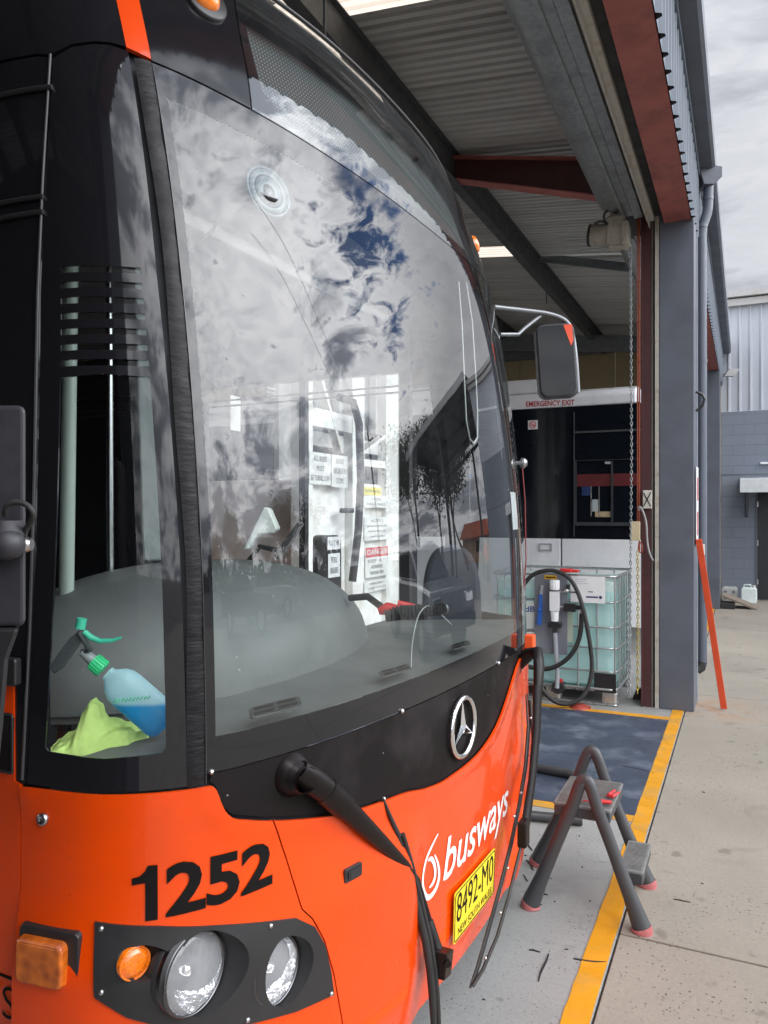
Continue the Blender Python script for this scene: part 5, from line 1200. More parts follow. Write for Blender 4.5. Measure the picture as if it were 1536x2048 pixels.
# pump unit
pu=root('pump_unit','grey pump board with white filter and blue nozzle hung on the bulk tank','pump',tuple(py(1102,1225,.03)))
def pd(u,v,d): return on_y(u,v,Y0-d)
mb=MB(); a=pd(1069,1304,.03); c=pd(1135,1146,.03); mb.box(a.x,c.x,Y0-.036,Y0-.026,a.z,c.z); bo=mb.build('board',mat('board_grey',(.20,.21,.24),.45),pu,bevel=.003)
mb=MB(); a=pd(1089,1157,.04); c=pd(1113,1150,.04); mb.box(a.x,c.x,Y0-.040,Y0-.037,a.z,c.z); yl=mb.build('maker_label',mat('label_yellow',(.8,.45,.02),.5),pu)
mb=MB(); textmb('FLUXSON',pd(1091,1151.5,.0415),pd(1111,1151.5,.0415),pd(1111,1155.5,.0415),pd(1091,1155.5,.0415),mb=mb,bold=.03) if False else mb.box(pd(1091,1153,.0415).x,pd(1111,1153,.0415).x,Y0-.0412,Y0-.0404,pd(1091,1154.6,.0415).z,pd(1091,1152.2,.0415).z); mb.build('label_print',INK,yl,merge=False)
CREAM=mat('cream_plastic',(.62,.64,.6),.4)
mb=MB(); u=1109.5
mb.cyl(pd(u,1178,.10),pd(u,1159,.10),.040,n=18); mb.obox((pd(u,1182,.10)+pd(u,1220,.10))/2,(.038,0,0),(0,.035,0),(0,0,(pd(u,1182,.1).z-pd(u,1220,.1).z)/2)); mb.cyl(pd(u,1221,.10),pd(u,1241,.10),.036,.032,n=18)
for i in range(12):
    a=2*math.pi*i/12; c=pd(u,1168,.10)+Vector((.040*math.cos(a),.040*math.sin(a),0)); mb.bar(c-Vector((0,0,.035)),c+Vector((0,0,.035)),.006,.006)
mb.build('filter_body',WHITEP,pu,merge=False)
mb=MB(); mb.obox(pd(1110,1249,.08),(.055,0,0),(0,.04,0),(0,0,.02)); mb.cyl(pd(1110,1252,.08),pd(1110,1264,.08),.022,n=12); mb.build('pump_head',BPLAST,pu,merge=False); mb=MB(); mb.cyl(pd(1136,1178,.06),pd(1136,1168,.06),.016,n=10); mb.build('valve_knob',BPLAST,pu,merge=False); mb=MB()
mb.obox(pd(1140,1214,.07),(.05,0,0),(0,.03,0),(0,0,.035)); mb.tube([pd(1150,1214,.07),pd(1165,1214,.07)],.02,10); mb.build('pump_fittings',BPLAST,pu,merge=False)
mb=MB(); mb.tube([pd(1120,1182,.07),pd(1155,1184,.07)],.009,10); mb.tube([pd(1120,1213,.07),pd(1135,1213,.07)],.011,10); mb.ball(pd(1133,1181,.07),.024,12); mb.tube([pd(1162,1215,.07),pd(1163,1232,.07)],.014,10); mb.build('brass_fitting',STEEL,pu,merge=False)
mb=MB(); mb.tube([pd(1110,1262,.08),pd(1112,1300,.07),pd(1115,1345,.06),pd(1114,1375,.06)],.020,12); mb.build('suction_tube',mat('clear_hose',(.36,.38,.42),.25),pu,merge=False)
mb=MB(); mb.tube([pd(1081,1186,.07),pd(1081,1205,.07),pd(1080,1225,.07),pd(1078,1248,.07)],[.016,.018,.022,.024],12); mb.ball(pd(1079,1219,.08),.024,10); mb.build('nozzle',mat('nozzle_blue',(.01,.10,.42),.35),pu,merge=False)
mb=MB(); mb.cyl(pd(1084,1170,.07),pd(1082,1187,.07),.015,.018,n=12); mb.build('nozzle_spout',mat('grey_alloy',(.3,.31,.33),.35),pu,merge=False)
mb=MB(); P=[pd(*q) for q in [(1163,1226,.07),(1163,1250,.08),(1158,1280,.09),(1146,1305,.1),(1128,1323,.1),(1104,1336,.1),(1080,1338,.1),(1050,1330,.1)]]; mb.tube(smoothpoly(P,2,False),.020,10)
P=[pd(*q) for q in [(1040,1185,.10),(1052,1160,.10),(1070,1145,.10),(1095,1139,.09),(1118,1142,.09),(1136,1152,.09),(1150,1170,.1),(1161,1197,.11),(1171,1235,.12),(1180,1285,.12),(1185,1330,.12),(1180,1368,.14),(1165,1395,.18),(1140,1408,.22),(1115,1406,.25),(1095,1392,.25),(1080,1370,.25),(1070,1345,.22)]]; mb.tube(smoothpoly(P,2,False),.019,10); mb.build('hose',RUBBER,pu,merge=False)
mb=MB(); mb.obox(pd(1133,1140,.02),(.055,0,0),(0,.05,0),(0,0,.016)); mb.obox(pd(1148,1141,.02),(.045,0,0),(0,.03,0),(0,0,.012)); tag(mb.build('red_clamp',MATS['red_plastic'],None,bevel=.01),'red plastic clamp lying on the top rail of the bulk tank cage','clamp')
mb=MB(); c=on_z(1160,1415); mb.lathe([(0,.03),(.05,.03),(.085,.012),(.09,0)],c,(0,0,1),28); mb.tube([c+Vector((-.09,0,.012)),c+Vector((.09,0,.012))],.016,8); tag(mb.build('tank_lid',mat('brick_red_lid',(.30,.045,.03),.5),None,merge=False),'round red screw lid lying on the yellow line in front of the bulk tank','lid')
# ================================================================ chains and hoist
def chain(name,label,path,m,pitch=.030,r=.0042):
    mb=MB(); P=[Vector(p) for p in path]; L_=[0]
    for a,b in zip(P,P[1:]): L_.append(L_[-1]+(b-a).length)
    n=int(L_[-1]/pitch)
    for i in range(n):
        d=(i+.5)*pitch; k=max(j for j in range(len(L_)-1) if L_[j]<=d); t=(d-L_[k])/(L_[k+1]-L_[k]); c=P[k].lerp(P[k+1],t); ax=(P[k+1]-P[k]).normalized()
        s=ax.orthogonal().normalized(); s=Matrix.Rotation(R(35+90*(i%2)+6*math.sin(i*1.7)),3,ax)@s
        mb.tube([c+ax*(.62*pitch*math.sin(a))+s*(.30*pitch*math.cos(a)) for a in [2*math.pi*q/8 for q in range(8)]],r,5,closed=True)
    return tag(mb.build(name,m,None,merge=False),label,'chain')
chain('hoist_chain','grey steel door chain hanging beside the dark red post down to the floor',[on_y(1261,495,6.88),on_y(1263,900,6.88),on_y(1259,1395,6.86)],GALV)
chain('hoist_chain','second strand of grey steel door chain just left of the longer strand',[on_y(1257,1190,6.84),on_y(1254,1388,6.80)],GALV)
chain('yellow_chain','yellow painted chain hanging from the beige control box to a black floor bracket',[on_y(1275,1102,6.9),on_y(1276,1200,6.9),on_y(1275,1390,6.9)],mat('yellow_chain_paint',(.45,.36,.10),.5,metal=.3),.034,.0045)
b=MB(); c=on_z(1278,1404)+Vector((0,.1,0)); b.prism([(-.07,0),(.07,0),(.03,.09),(-.03,.11)],c,(1,0,0),(0,0,1),(0,.06,0)); tag(b.build('floor_bracket',mat('rusty_black',(.035,.028,.025),.7),None,bevel=.006),'black steel floor bracket at the foot of the dark red post','bracket')
mo=root('door_motor','dirty cream electric roller door motor mounted above the doorway corner','door motor',tuple(on_y(1225,465,6.9)))
MC=mat('dirty_cream_motor',(.38,.36,.30),.5,var=.2,stain=(.15,.12,.09),stamt=.6,stscale=14)
b=MB(); b.tube([on_y(1180,470,6.9),on_y(1216,467,6.9)],.085,24); 
for k in range(7): q=on_y(1184+k*4.5,469.5-.3*k,6.9); b.tube([q,q+Vector((.008,0,0))],.092,24)
b.build('motor_barrel',MC,mo,merge=False)
b=MB(); b.tube([on_y(1178,470,6.9),on_y(1183,470,6.9)],.094,24); b.build('motor_end_cap',RUBBER,mo,merge=False)
b=MB(); c=on_y(1233,463,6.9); b.obox(c,(.075,0,0),(0,.08,0),(0,0,.12)); b.obox(on_y(1233,432,6.9),(.05,0,0),(0,.05,0),(0,0,.04)); b.obox(on_y(1240,492,6.9),(.09,0,0),(0,.05,0),(0,0,.02)); b.obox(on_y(1252,470,6.9),(.03,0,0),(0,.10,0),(0,0,.10)); b.build('gearbox',MC,mo,bevel=.012)
b=MB(); b.tube(smoothpoly([on_y(1190,447,6.85),on_y(1200,440,6.8),on_y(1214,445,6.8),on_y(1216,450,6.85)],2,False),.010,8); b.tube(smoothpoly([on_y(1212,448,6.85),on_y(1206,430,6.8),on_y(1217,417,6.8),on_y(1234,425,6.85)],2,False),.010,8); b.build('motor_cable',RUBBER,mo,merge=False)
# ================================================================ step stool
stl=root('step_stool','dark grey folding step stool with pink rubber feet straddling the yellow line','step stool',(-.62,3.44,0))
TUBE=mat('stool_grey_plastic',(.050,.052,.056),.42,var=.1,vscale=12,bump=.12,bscale=140)
PINK=mat('pink_rubber_foot',(.42,.12,.12),.6,var=.15,vscale=30)
def aframe(y,xa,xb,xm,zt,r):
    A=Vector((xa,y,.02)); B_=Vector((xb,y,.02)); T=Vector((xm,y,zt))
    pts=[A,A.lerp(T,.2),A.lerp(T,.5),A.lerp(T,.78)]
    a0=A.lerp(T,.82); b0=B_.lerp(T,.82); 
    for k in range(1,8):
        t=k/8; pts.append((a0*(1-t)**2+Vector((xm,y,zt+.075))*2*t*(1-t)+b0*t*t))
    pts+=[B_.lerp(T,.78),B_.lerp(T,.5),B_.lerp(T,.2),B_]
    n=len(pts); rr=[.039,.030]+[r]*(n-4)+[.030,.039]
    return A,B_,pts,rr
for y,xa,xb,xm,zt_ in ((3.245,-.83,-.375,-.60,.60),(3.655,-.90,-.40,-.645,.60)):
    A,B_,pts,rr=aframe(y,xa,xb,xm,zt_,.026)
    mb=MB(); mb.tube(pts,rr,14,flat=.8,upv=(1,0,0)); fr=mb.build('side_frame',TUBE,stl,merge=False)
    for q,d in ((A,(pts[1]-A).normalized()),(B_,(pts[-2]-B_).normalized())):
        mb=MB(); mb.tube([q-Vector((0,0,.019))-d*.0,q-d*.004,q+d*.001],[.042,.0425,.041],14,flat=.85,upv=(1,0,0)); mb.build('rubber_foot',PINK,fr,merge=False)
TREAD=mat('grey_tread',(.16,.16,.155),.7,var=.25,vscale=25,bump=.6,bscale=180,bdist=.002)
def tread(x0,x1,y0,y1,z,name):
    mb=MB(); mb.prism(rrect(x0,x1,y0,y1,.012),(0,0,z-.012),(1,0,0),(0,1,0),(0,0,.012)); tr=mb.build(name,TREAD,stl,bevel=.003)
    mb=MB(); mb.box(x0+.003,x1-.003,y0+.003,y1-.003,z-.055,z-.0125); mb.build('step_body',TUBE,tr,bevel=.006)
    mb=MB(); y=y0+.02
    while y<y1-.02: mb.box(x0+.01,x1-.01,y,y+.004,z,z+.0022); y+=.012
    mb.build('grip_ribs',TREAD,tr)
tread(-.74,-.50,3.27,3.635,.46,'top_step'); tread(-.475,-.375,3.30,3.61,.215,'lower_step')
mb=MB(); a=Vector((-.62,3.30,.475)); mb.tube([a,a+Vector((.06,.012,.0))],.003,6); mb.tube([a+Vector((.055,.011,.002)),a+Vector((.075,.016,.002)),a+Vector((.115,.025,.002))],[.008,.010,.007],10); tag(mb.build('screwdriver',MATS['red_plastic'],None,merge=False),'screwdriver with a red handle lying on the top step of the grey stool','screwdriver')
mb=MB(); a=Vector((-.53,3.40,.478)); mb.tube([a,a+Vector((.015,.07,0))],[.008,.006],10); mb.tube([a+Vector((.016,-.01,0)),a+Vector((.036,.055,0))],[.007,.005],10); tag(mb.build('pliers',MATS['red_plastic'],None,merge=False),'red handled pliers at the outer corner of the stool top step','pliers')
# black tubes on the floor
mb=MB(); P=[on_z(1000,1520,.03),on_z(1066,1533,.03),on_z(1140,1547,.03),on_z(1172,1563,.03)]; mb.tube(P,.030,12); tag(mb.build('rubber_hose',TUBE,None,merge=False),'black tube lying across the blue painted floor behind the stool','hose')
mb=MB(); P=[on_z(1000,1632,.03),on_z(1062,1630,.03),on_z(1122,1636,.03),on_z(1165,1640,.03)]; mb.tube(P,.026,12); tag(mb.build('rubber_hose',TUBE,None,merge=False),'black tube lying along the near edge of the blue painted floor','hose')
# ---------------------------------------------------------------- sealant offcuts on the floor
CUT=mat('sealant_offcut',(.02,.021,.022),.6)
offs=[((282,1436),(343,1444),9),((383,1455),(335,1600),10),((516,1484),(690,1502),12),((280,880),(297,915),8),((262,938),(268,944),6),((222,964),(229,975),6),((270,965),(310,1018),10),((252,1042),(278,1076),6),((350,1135),(380,1148),8),((325,1197),(352,1199),5),((468,1432),(490,1433),3),((765,470),(940,508),5),((0,1352),(12,1360),8),((1040,1170),(1130,1185),5),((545,836),(550,840),4),((414,1180),(420,1184),4),((40,1692),(52,1698),5),((600,1178),(606,1182),4),((560,1000),(566,1004),4),((395,1060),(402,1064),4),((1190,606),(1205,612),5),((1185,1085),(1196,1090),5)]
onapron=lambda p:p.x>-.45
names=['short curled','long slender','long straight','thin pointed','tiny','tiny','curved','small bent','folded','thin flat','tiny thin','long narrow','small','faint grey','tiny','tiny','tiny','tiny','tiny','tiny','small','small']
for i,(a,b_,wd) in enumerate(offs):
    ca=[950+a[0]/2.621,1350+a[1]/2.621]; cb=[950+b_[0]/2.621,1350+b_[1]/2.621]
    A=on_z(*ca,.004); B_=on_z(*cb,.004); w_=wd/2.621*(A-Vector((0,0,H))).length/F*.9
    d=(B_-A); nrm=Vector((-d.y,d.x,0)).normalized()*w_/2
    mb=MB(); n=8; top=[]
    for k in range(n+1):
        t=k/n; q=A+d*t+nrm*(.9*math.sin(t*5+i)); hw=(math.sin(math.pi*(.12+.8*t))**.7); top.append((q+nrm*hw,q-nrm*hw))
    vs=[]
    for l,r_ in top: vs+=[l,r_,r_-Vector((0,0,.0035)),l-Vector((0,0,.0035))]
    fs=[(4*k+j,4*k+(j+1)%4,4*k+4+(j+1)%4,4*k+4+j) for k in range(n) for j in range(4)]+[(0,1,2,3),(4*n,4*n+1,4*n+2,4*n+3)]
    mb.add(vs,fs)
    where='on the outer concrete right of the stool' if onapron(A) else ('on the blue painted floor' if 4.5<A.y<6.6 else ('on the shed floor under the bus nose' if cb[0]<1060 else 'on the shed floor beside the stool'))
    if i==2: lab='long straight strip of black sealant lying across the yellow line'
    elif i==1: lab='long curved sliver of black sealant on the floor, nearest the yellow line below the stool'
    elif i==0: lab='short black sealant strip just above the long curved sliver'
    elif i==11: lab='thin black strip on the blue floor reaching the yellow line behind the stool'
    elif i==13: lab='dull grey strip lying on the outer concrete right of the stool'
    else: lab=None
    o=mb.build('sealant_offcut',CUT,None)
    if lab: tag(o,lab,'rubber strip','black sealant offcuts on the floor')
    else: tag(o,'small black sealant scrap '+where,'rubber strip','small black sealant scraps '+where)
# ================================================================ white frame with signs behind the bus door
cg=root('white_enclosure','white steel enclosure with warning signs seen through the bus windscreen','enclosure',(-3.2,5.7,0))
DW=mat('dirty_white_steel',(.92,.92,.89),.5,var=.08,stain=(.40,.33,.22),stamt=.6,stscale=2.6)
XC=-3.0
def xq(u,v): return on_x(u,v,XC)
Yof=lambda u:xq(u,1000).y
def pc(name,m,fn,parent=cg,bevel=0,**k):
    mb=MB(); fn(mb); return mb.build(name,m,parent,bevel=bevel,**k)
for u0,u1 in ((593,617),(697,721),(765,788),(794,806)):
    pc('post',DW,lambda b:b.box(XC-.05,XC+.04,Yof(u0),Yof(u1),0,3.6),bevel=.004)
pc('cross_beam',DW,lambda b:(b.box(XC-.02,XC+.03,Yof(613),Yof(697),2.36,2.50),b.box(XC-.9,XC-.84,6.5,9,2.36,2.5),b.box(XC-.02,XC+.03,Yof(717),Yof(771),2.10,2.16)))
pc('brace',DW,lambda b:(b.bar(xq(632,740),xq(678,905),.03,.07,(1,0,0)),b.bar(xq(780,860),xq(722,905),.03,.06,(1,0,0))))
pc('rear_post',DW,lambda b:[b.box(-4.0,-3.92,y,y+.08,0,3.6) for y in (6.5,7.2,8.1,8.9)])
pc('cabinet',DW,lambda b:(b.box(-3.9,XC-.03,Yof(613),Yof(697)-.003,.2,1.95),b.box(-3.9,XC-.03,Yof(717)+.003,Yof(804),.2,1.95)),bevel=.01)
pc('cabinet_door',DW,lambda b:(b.box(XC-.029,XC-.01,Yof(618),Yof(664),.35,1.75),b.box(XC-.029,XC-.01,Yof(719),Yof(768),.35,1.9)),bevel=.006)
pc('vent_grille',mat('grille_grey',(.25,.25,.24),.5),lambda b:[b.box(XC-.012,XC-.004,Yof(535),Yof(552),2.5+k*.03,2.515+k*.03) for k in range(3)])
CARD=mat('sign_card',(.78,.79,.76),.5,stain=(.5,.44,.34),stamt=.3,stscale=9)
def sign(u0,v0,u1,v1,lines,m=CARD,parent=cg,header=None,tilt=0,x=.052):
    xx=XC+x
    y0,y1=Yof(u0),Yof(u1); zt_=on_x(u0,v0,xx).z; zb_=on_x(u0,v1,xx).z
    b=MB(); b.box(xx-.004,xx,y0,y1,zb_,zt_); s=b.build('sign',m,parent)
    if header:
        hb=MB(); hb.box(xx,xx+.001,y0+.006,y1-.006,zt_-header[2],zt_-.006); h_=hb.build('sign_header',header[1],s)
        textmb(header[0],(xx+.0045,y0+.03,zt_-.02),(xx+.0045,y1-.03,zt_-.02),(xx+.0045,y1-.03,zt_-header[2]+.02),(xx+.0045,y0+.03,zt_-header[2]+.02),bold=.01).build('header_lettering',header[3],s,merge=False)
    tb=MB(); n=len(lines); top=zt_-(header[2] if header else 0)-.01; hh=(top-zb_-.01)/max(n,1)
    for i,(tx,fr) in enumerate(lines):
        a=top-i*hh-hh*.2; c=top-(i+1)*hh+hh*.25; w_=(y1-y0)*fr; m0=(y0+y1)/2
        textmb(tx,(xx+.0015,m0-w_/2,a),(xx+.0015,m0+w_/2,a),(xx+.0015,m0+w_/2,c),(xx+.0015,m0-w_/2,c),mb=tb)
    if n: tb.build('sign_lettering',mat('sign_ink',(.05,.055,.06),.5),s,merge=False)
    return s
sign(607,900,650,966,[('ALL BUSES',.62),('MUST',.36),('BE TURNED OFF',.86)])
sign(652,906,684,972,[('ENGINE',.5),('BEFORE FUEL',.8),('STOPS',.45)])
sign(716,972,752,988,[('WARNING',.86)],mat('sign_yellow',(.75,.65,.08),.5))
sign(717,989,766,1014,[('USE',.4),('HAND RAILS',.75)])
sign(718,1034,768,1082,[('NOTICE',.5),('authorised persons only',.8),('beyond this point',.7),('report to office',.6)])
sign(720,1095,766,1158,[('KEEP OUT',.8),('AUTHORISED',.5),('PERSONNEL ONLY',.6)],header=('DANGER',MATS['red_plastic'],.09,WHITEP))
sign(718,1165,768,1188,[('EMERGENCY',.6),('1300 719 570',.7)])
sign(532,805,551,870,[],CARD,x=-.3); 
pc('hose_reel',BPLAST,lambda b:b.prism(rrect(Yof(622),Yof(656),.90,1.52,.08),(XC+.0,0,0),(0,1,0),(0,0,1),(.12,0,0)))
sign(625,1075,650,1102,[('NO  2 HR',.8)],WHITEP,x=.135)
sign(627,1110,651,1160,[('PETROL',.5),('UNLEADED',.7)],WHITEP,x=.13)
pc('fuel_hose',RUBBER,lambda b:(b.tube([xq(655,795)+Vector((.1,0,0)),xq(676,805)+Vector((.14,0,0)),xq(686,850)+Vector((.15,0,0)),xq(689,960)+Vector((.15,0,0)),xq(684,1060)+Vector((.15,0,0)),xq(672,1160)+Vector((.15,0,0))],.032,12)),merge=False)
pc('nozzle_holster',BPLAST,lambda b:b.obox(xq(672,1020)+Vector((.1,0,0)),(.04,0,0),(0,.06,0),(0,0,.02)),bevel=.01)
pc('rear_panel',mat('rear_panel_grey',(.5,.51,.5),.6,var=.1),lambda b:b.box(-4.08,-4.03,6.2,9.4,0,3.6))
pc('dark_side_panel',mat('dark_panel',(.02,.022,.028),.6),lambda b:b.box(XC-.9,XC-.85,Yof(812),9.2,0,2.6))
# ================================================================ yard seen only in the windscreen: canopy, trees, house, cars, person
cn=root('awning_canopy','grey steel skillion canopy on posts reflected in the right side of the bus windscreen','canopy',(6,15,0))
def pn(name,m,fn,parent=cn,bevel=0,**k):
    mb=MB(); fn(mb); return mb.build(name,m,parent,bevel=bevel,**k)
cz=lambda x:6.15-(x-3.95)*.19
def plank(b,x0,x1,y0,y1,dz0,dz1): b.prism([(x0,cz(x0)+dz0),(x1,cz(x1)+dz0),(x1,cz(x1)+dz1),(x0,cz(x0)+dz1)],(0,y0,0),(1,0,0),(0,0,1),(0,y1-y0,0))
pn('canopy_roof',mat('canopy_sheet',(.13,.13,.135),.7,var=.1),lambda b:plank(b,3.96,10.5,16.2,24,.0,.05))
pn('canopy_fascia',mat('fascia_grey',(.5,.51,.52),.5),lambda b:plank(b,3.96,10.6,16.12,16.19,-.14,.09))
pn('canopy_gutter',MATS['fascia_grey'],lambda b:b.box(10.52,10.66,16.2,24,4.78,4.96))
for x in (4.3,6.2,8.2,10.2): pn('canopy_beam',RUBBER,lambda b:b.box(x-.05,x+.05,16.3,23.9,cz(x)-.24,cz(x)-.03))
for y in (16.6,19.0,21.4,23.6): pn('canopy_rafter',RUBBER,lambda b:plank(b,4.0,10.4,y,y+.1,-.42,-.26))
for x,y in ((10.3,16.6),(10.3,23.6),(7.2,23.6),(7.0,16.6)): pn('canopy_post',mat('post_dark',(.05,.055,.06),.5),lambda b:b.box(x-.07,x+.07,y-.07,y+.07,0,cz(x)-.43))
BARK=mat('bark',(.16,.12,.09),.9,var=.25,vscale=8)
def leafm(name,c):
    return mat(name,c,.6,var=.45,vscale=.9)
LF=[leafm('eucalypt_leaf',(.05,.075,.035)),leafm('dark_leaf',(.03,.055,.022)),leafm('olive_leaf',(.06,.075,.035))]
def tree(x,y,h,r,lab,k,seed,name='gum_tree'):
    random.seed(seed); t=root(name,lab,'tree',(x,y,0)); mb=MB(); o=Vector((x,y,0))
    tips=[]
    def limb(a,d,l,r0,dep):
        pts=[a]; p=a; dd=d
        for _ in range(4):
            dd=(dd+Vector((random.uniform(-.25,.25),random.uniform(-.25,.25),random.uniform(-.05,.2)))).normalized(); p=p+dd*l/4; pts.append(p)
        mb.tube(pts,[r0*(1-.15*i) for i in range(5)],6,cap=False)
        if dep==0: tips.append(p); return
        for i in range(3 if dep>1 else 3):
            a_=random.uniform(0,6.28); nd=(dd+Vector((math.cos(a_),math.sin(a_),.35))*random.uniform(.5,.9)).normalized(); limb(pts[random.choice((3,4))],nd,l*.62,r0*.5,dep-1)
    limb(o,Vector((.05,0,1)),h*.42,h*.022,3); mb.build('trunk',BARK,t,merge=False)
    lb=MB()
    for tp in tips:
        for c_ in range(3):
            cc=tp+Vector((random.gauss(0,.10),random.gauss(0,.10),random.gauss(0,.07)))*h
            for i in range(56):
                p=cc+Vector((random.gauss(0,1),random.gauss(0,1),random.gauss(0,.7)))*r*.13
                a=Vector((random.uniform(-1,1),random.uniform(-1,1),random.uniform(-1,.3))).normalized(); b=a.orthogonal().normalized(); s_=random.uniform(.14,.30)*h/9
                lb.add([p-a*s_,p+b*s_*.35,p+a*s_,p-b*s_*.35],[(0,1,2,3)])
    lb.build('crown',LF[k],t,merge=False)
def tree_line():
    random.seed(5); lb=MB()
    for q in range(4200):
        a_=random.uniform(56,116); d_=random.uniform(52,58); hh=3.2+1.3*math.sin(a_*.45)+.9*math.sin(a_*1.7+1)+.5*math.sin(a_*4.1)
        zz=hh*random.random()**.7; x_,y_=az(a_,d_); p=Vector((x_,y_,zz)); a=Vector((random.uniform(-1,1),random.uniform(-1,1),random.uniform(-1,1))).normalized(); b=a.orthogonal().normalized(); s_=random.uniform(.3,.7)
        lb.add([p-a*s_,p+b*s_*.5,p+a*s_,p-b*s_*.5],[(0,1,2,3)])
    o=tag(lb.build('tree_belt',LF[1],None,merge=False),'dark belt of distant bushes along the far side of the yard','bushes'); o['kind']='stuff'
def az(a,d): return (-.95+d*math.sin(R(a)),1.8+d*math.cos(R(a)))
tree_line()
trs=[(37,34,9.5,5,'tall gum tree left of the grey canopy',0),(31,36,10,5,'gum tree with pale bare limbs behind the grey canopy',0),(24.5,33,8.5,4,'smaller gum tree behind the right end of the canopy',2),(95,44,7.5,3.6,'slender gum tree standing alone above the hedge line',0),(76,40,8.5,5,'broad dark tree behind the parked cars',1),(71,44,8,5,'dark tree right of the broad one behind the cars',1),(86,55,6,4.5,'low dark tree in the middle of the far tree line',1),(91,56,6.2,4.5,'low tree with olive leaves in the far tree line',2),(100,52,6.4,5,'dark bushy tree at the left end of the tree line',1),(81,58,6.5,5,'low dark tree beside the broad one in the tree line',1),(65,60,6,5,'distant olive tree at the right end of the tree line',2)]
for i,(a,d,h,r,l,k) in enumerate(trs):
    x,y=az(a,d); tree(x,y,h,r,l+', reflected in the bus windscreen',k,20+i)
x,y=az(22,44); hs=root('brick_house','small house with orange tiled roof reflected in the windscreen under the canopy','house',(x,y,0))
pn('wall',mat('house_brick',(.35,.22,.15),.8),lambda b:b.box(x-3,x+3,y,y+5,0,2.1),hs)
pn('roof',mat('orange_tile',(.50,.14,.07),.7,bump=.6,bscale=5),lambda b:b.prism([(-3.4,2.1),(3.4,2.1),(2.2,3.3),(-2.2,3.3)],(x,y-.4,0),(1,0,0),(0,0,1),(0,6,0)),hs)
pn('window',DWIN,lambda b:b.box(x-1,x+.2,y-.03,y-.001,.9,1.8),hs)
def car(x,y,rot,paint,lab,cat='ute',tray=True,name='parked_ute'):
    t=root(name,lab,cat,(0,0,0)); M_=Matrix.Translation((x,y,0))@Matrix.Rotation(R(rot),4,'Z')
    def bld(mb,n,m,bevel=0,par=None,merge=True):
        mb.v=[M_@v for v in mb.v]; return mb.build(n,m,par or t,bevel=bevel,merge=merge)
    b=MB(); b.prism([(-2.5,.45),(2.45,.45),(2.5,.75),(2.35,.98),(1.2,1.08),(-2.5,1.08)],(0,-.9,0),(1,0,0),(0,0,1),(0,1.8,0)); bo_=bld(b,'body',paint,.06)
    b=MB(); b.prism([(-1.0,1.08),(1.25,1.08),(.55,1.66),(.3,1.72),(-.85,1.72),(-1.0,1.6)] if tray else [(-2.2,1.08),(1.25,1.08),(.55,1.5),(.3,1.55),(-1.4,1.55)],(0,-.78,0),(1,0,0),(0,0,1),(0,1.56,0)); bld(b,'cabin',paint,.05)
    b=MB()
    for s in (-1,1): b.prism([(-.88,1.12),(1.08,1.12),(.5,1.6),(-.8,1.62)],(0,s*.782,0),(1,0,0),(0,0,1),(0,s*.006,0))
    b.add([(1.28,-.7,1.10),(1.28,.7,1.10),(.60,.68,1.63),(.60,-.68,1.63)],[(0,1,2,3)]); bld(b,'window',DWIN)
    for wx in (-1.55,1.6):
        for s in (-1,1):
            b=MB(); b.cyl((wx,s*.72,.36),(wx,s*.93,.36),.36,n=26); w_=bld(b,'wheel',RUBBER,merge=False)
            b=MB(); b.cyl((wx,s*.925,.36),(wx,s*.937,.36),.2,n=20); bld(b,'rim',STEEL,par=w_,merge=False)
    for s in (-1,1):
        b=MB(); b.obox((2.44,s*.66,.82),(.04,0,0),(0,.16,0),(0,0,.08)); bld(b,'headlight',CHROME,.02)
    b=MB(); b.box(2.42,2.56,-.85,.85,.42,.62); bld(b,'bumper',BPLAST,.03)
    if tray:
        b=MB(); [b.bar((-2.4,y_,1.08),(-2.4,y_,1.7),.05,.05) for y_ in (-.8,.8)]; b.bar((-2.4,-.8,1.7),(-2.4,.8,1.7),.05,.05); bld(b,'rack',BPLAST)
    return t
car(4.7,9.3,205,mat('grey_ute_paint',(.22,.23,.24),.3,metal=.3,coat=1),'grey utility truck with a dark windscreen reflected at the lower right of the bus windscreen')
x,y=az(90,14); car(x,y,95,mat('dark_car_paint',(.05,.055,.06),.3,coat=1),'dark grey car parked in the yard, reflected beside the left windscreen pillar','car',False,'parked_car')
x,y=az(82,17); car(x,y,80,mat('silver_car_paint',(.35,.36,.38),.3,metal=.5,coat=1),'silver car parked behind the dark one, reflected at the left of the windscreen','car',False,'parked_car')
x,y=az(48,36); b=MB(); b.cyl((x,y,0),(x,y,10.5),.14,.10,n=10); b.bar((x-.9,y,9.3),(x+.9,y,9.3),.1,.1); tag(b.build('power_pole',BARK,None,merge=False),'timber power pole with one cross arm reflected in the middle of the windscreen','power pole')
b=MB()
for dx in (-.8,.8): b.tube([(x+dx-14*math.sin(R(40))*k/4-0,y+14*k/4*math.cos(R(140))*1.0,9.35-.25*math.sin(math.pi*k/8)) for k in range(-8,9)],.012,4)
tag(b.build('power_line',RUBBER,None,merge=False),'thin overhead power lines strung from the timber pole','power line')
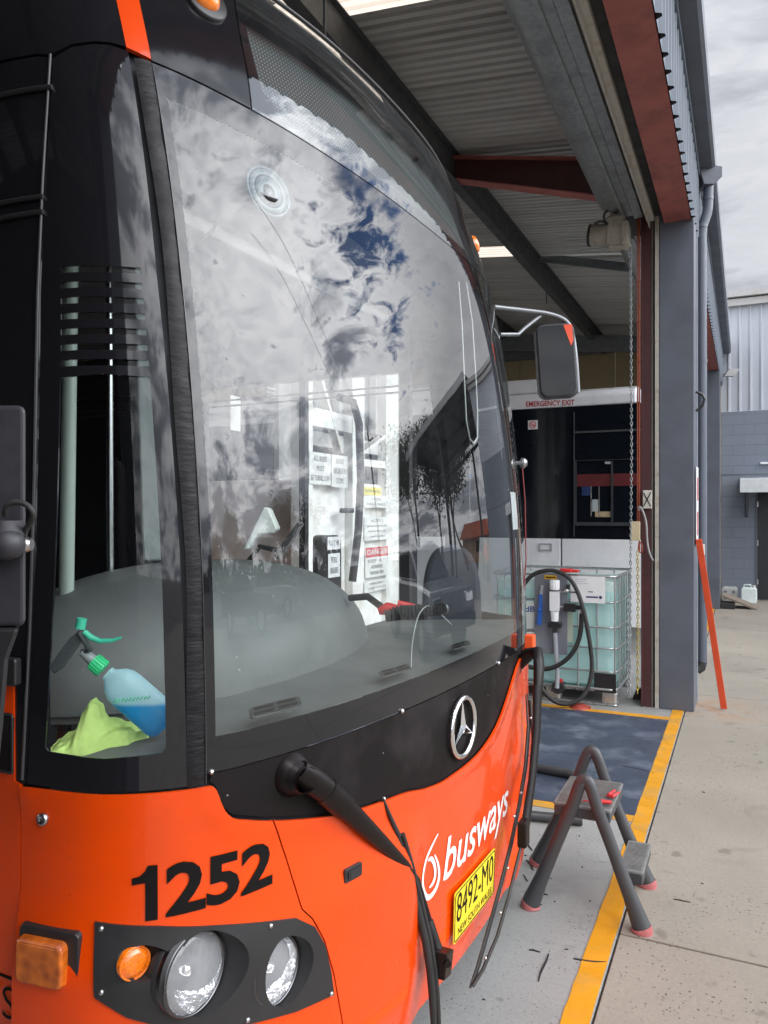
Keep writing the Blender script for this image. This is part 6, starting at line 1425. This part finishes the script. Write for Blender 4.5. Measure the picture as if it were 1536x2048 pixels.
# person in a high visibility shirt
def person(x,y,rot):
    M_=Matrix.Translation((x,y,0))@Matrix.Rotation(R(rot),4,'Z')
    J={'pel':((0,0,.95),.13),'wai':((0,0,1.1),.12),'chest':((.01,0,1.32),.155),'neck':((.0,0,1.49),.055),'hl':((.01,0,1.57),.07),'head':((.02,0,1.66),.088),'top':((.01,0,1.74),.06),
    'lh':((0,.09,.90),.10),'lk':((.03,.10,.50),.062),'la':((-.02,.11,.09),.042),'lt':((.13,.12,.04),.035),'rh':((0,-.09,.90),.10),'rk':((.08,-.10,.50),.062),'ra':((.05,-.11,.09),.042),'rt':((.2,-.12,.04),.035),
    'ls':((0,.17,1.43),.06),'le':((.0,.24,1.15),.045),'lw':((.14,.22,.95),.032),'lf':((.2,.21,.90),.03),'rs':((0,-.17,1.43),.06),'re':((.02,-.24,1.15),.045),'rw':((.18,-.20,1.0),.032),'rf':((.25,-.19,.98),.03)}
    E=[('pel','wai'),('wai','chest'),('chest','neck'),('neck','hl'),('hl','head'),('head','top'),('pel','lh'),('lh','lk'),('lk','la'),('la','lt'),('pel','rh'),('rh','rk'),('rk','ra'),('ra','rt'),('chest','ls'),('ls','le'),('le','lw'),('lw','lf'),('chest','rs'),('rs','re'),('re','rw'),('rw','rf')]
    def sk(name,keys,m,parent,grow=0,rootk=None):
        ks=list(keys); me=bpy.data.meshes.new(name); me.from_pydata([tuple(M_@Vector(J[k][0])-ORG.get(parent.name,Vector((0,0,0))) if parent else M_@Vector(J[k][0])) for k in ks],[(ks.index(a),ks.index(b)) for a,b in E if a in ks and b in ks],[])
        o=bpy.data.objects.new(name,me); COL.objects.link(o); md=o.modifiers.new('skin','SKIN'); 
        for i,k in enumerate(ks):
            r=J[k][1]+grow; me.skin_vertices[0].data[i].radius=(r,r*.8 if k in('chest','wai','pel') else r)
        me.skin_vertices[0].data[ks.index(rootk)].use_root=True
        s=o.modifiers.new('sub','SUBSURF'); s.levels=s.render_levels=2; me.materials.append(m); 
        if parent: o.parent=parent
        return o
    body=sk('person',list(J),mat('skin',(.42,.24,.16),.6),None,0,'pel'); ORG[body.name]=Vector((0,0,0))
    tag(body,'person in orange high visibility shirt and dark shorts in the yard, reflected in the windscreen','person')
    sk('shirt',['pel','wai','chest','ls','le','rs','re'],mat('hi_vis_orange',(.9,.16,.03),.7),body,.018,'chest')
    sk('shorts',['pel','lh','lk','rh','rk'],mat('navy_shorts',(.02,.025,.05),.8),body,.012,'pel')
    b=MB(); b.ball(M_@Vector((.005,0,1.70)),.10,16,(1,.9,.75)); b.build('hair',mat('dark_hair',(.03,.02,.015),.7),body,merge=False)
person(3.75,15.3,200)
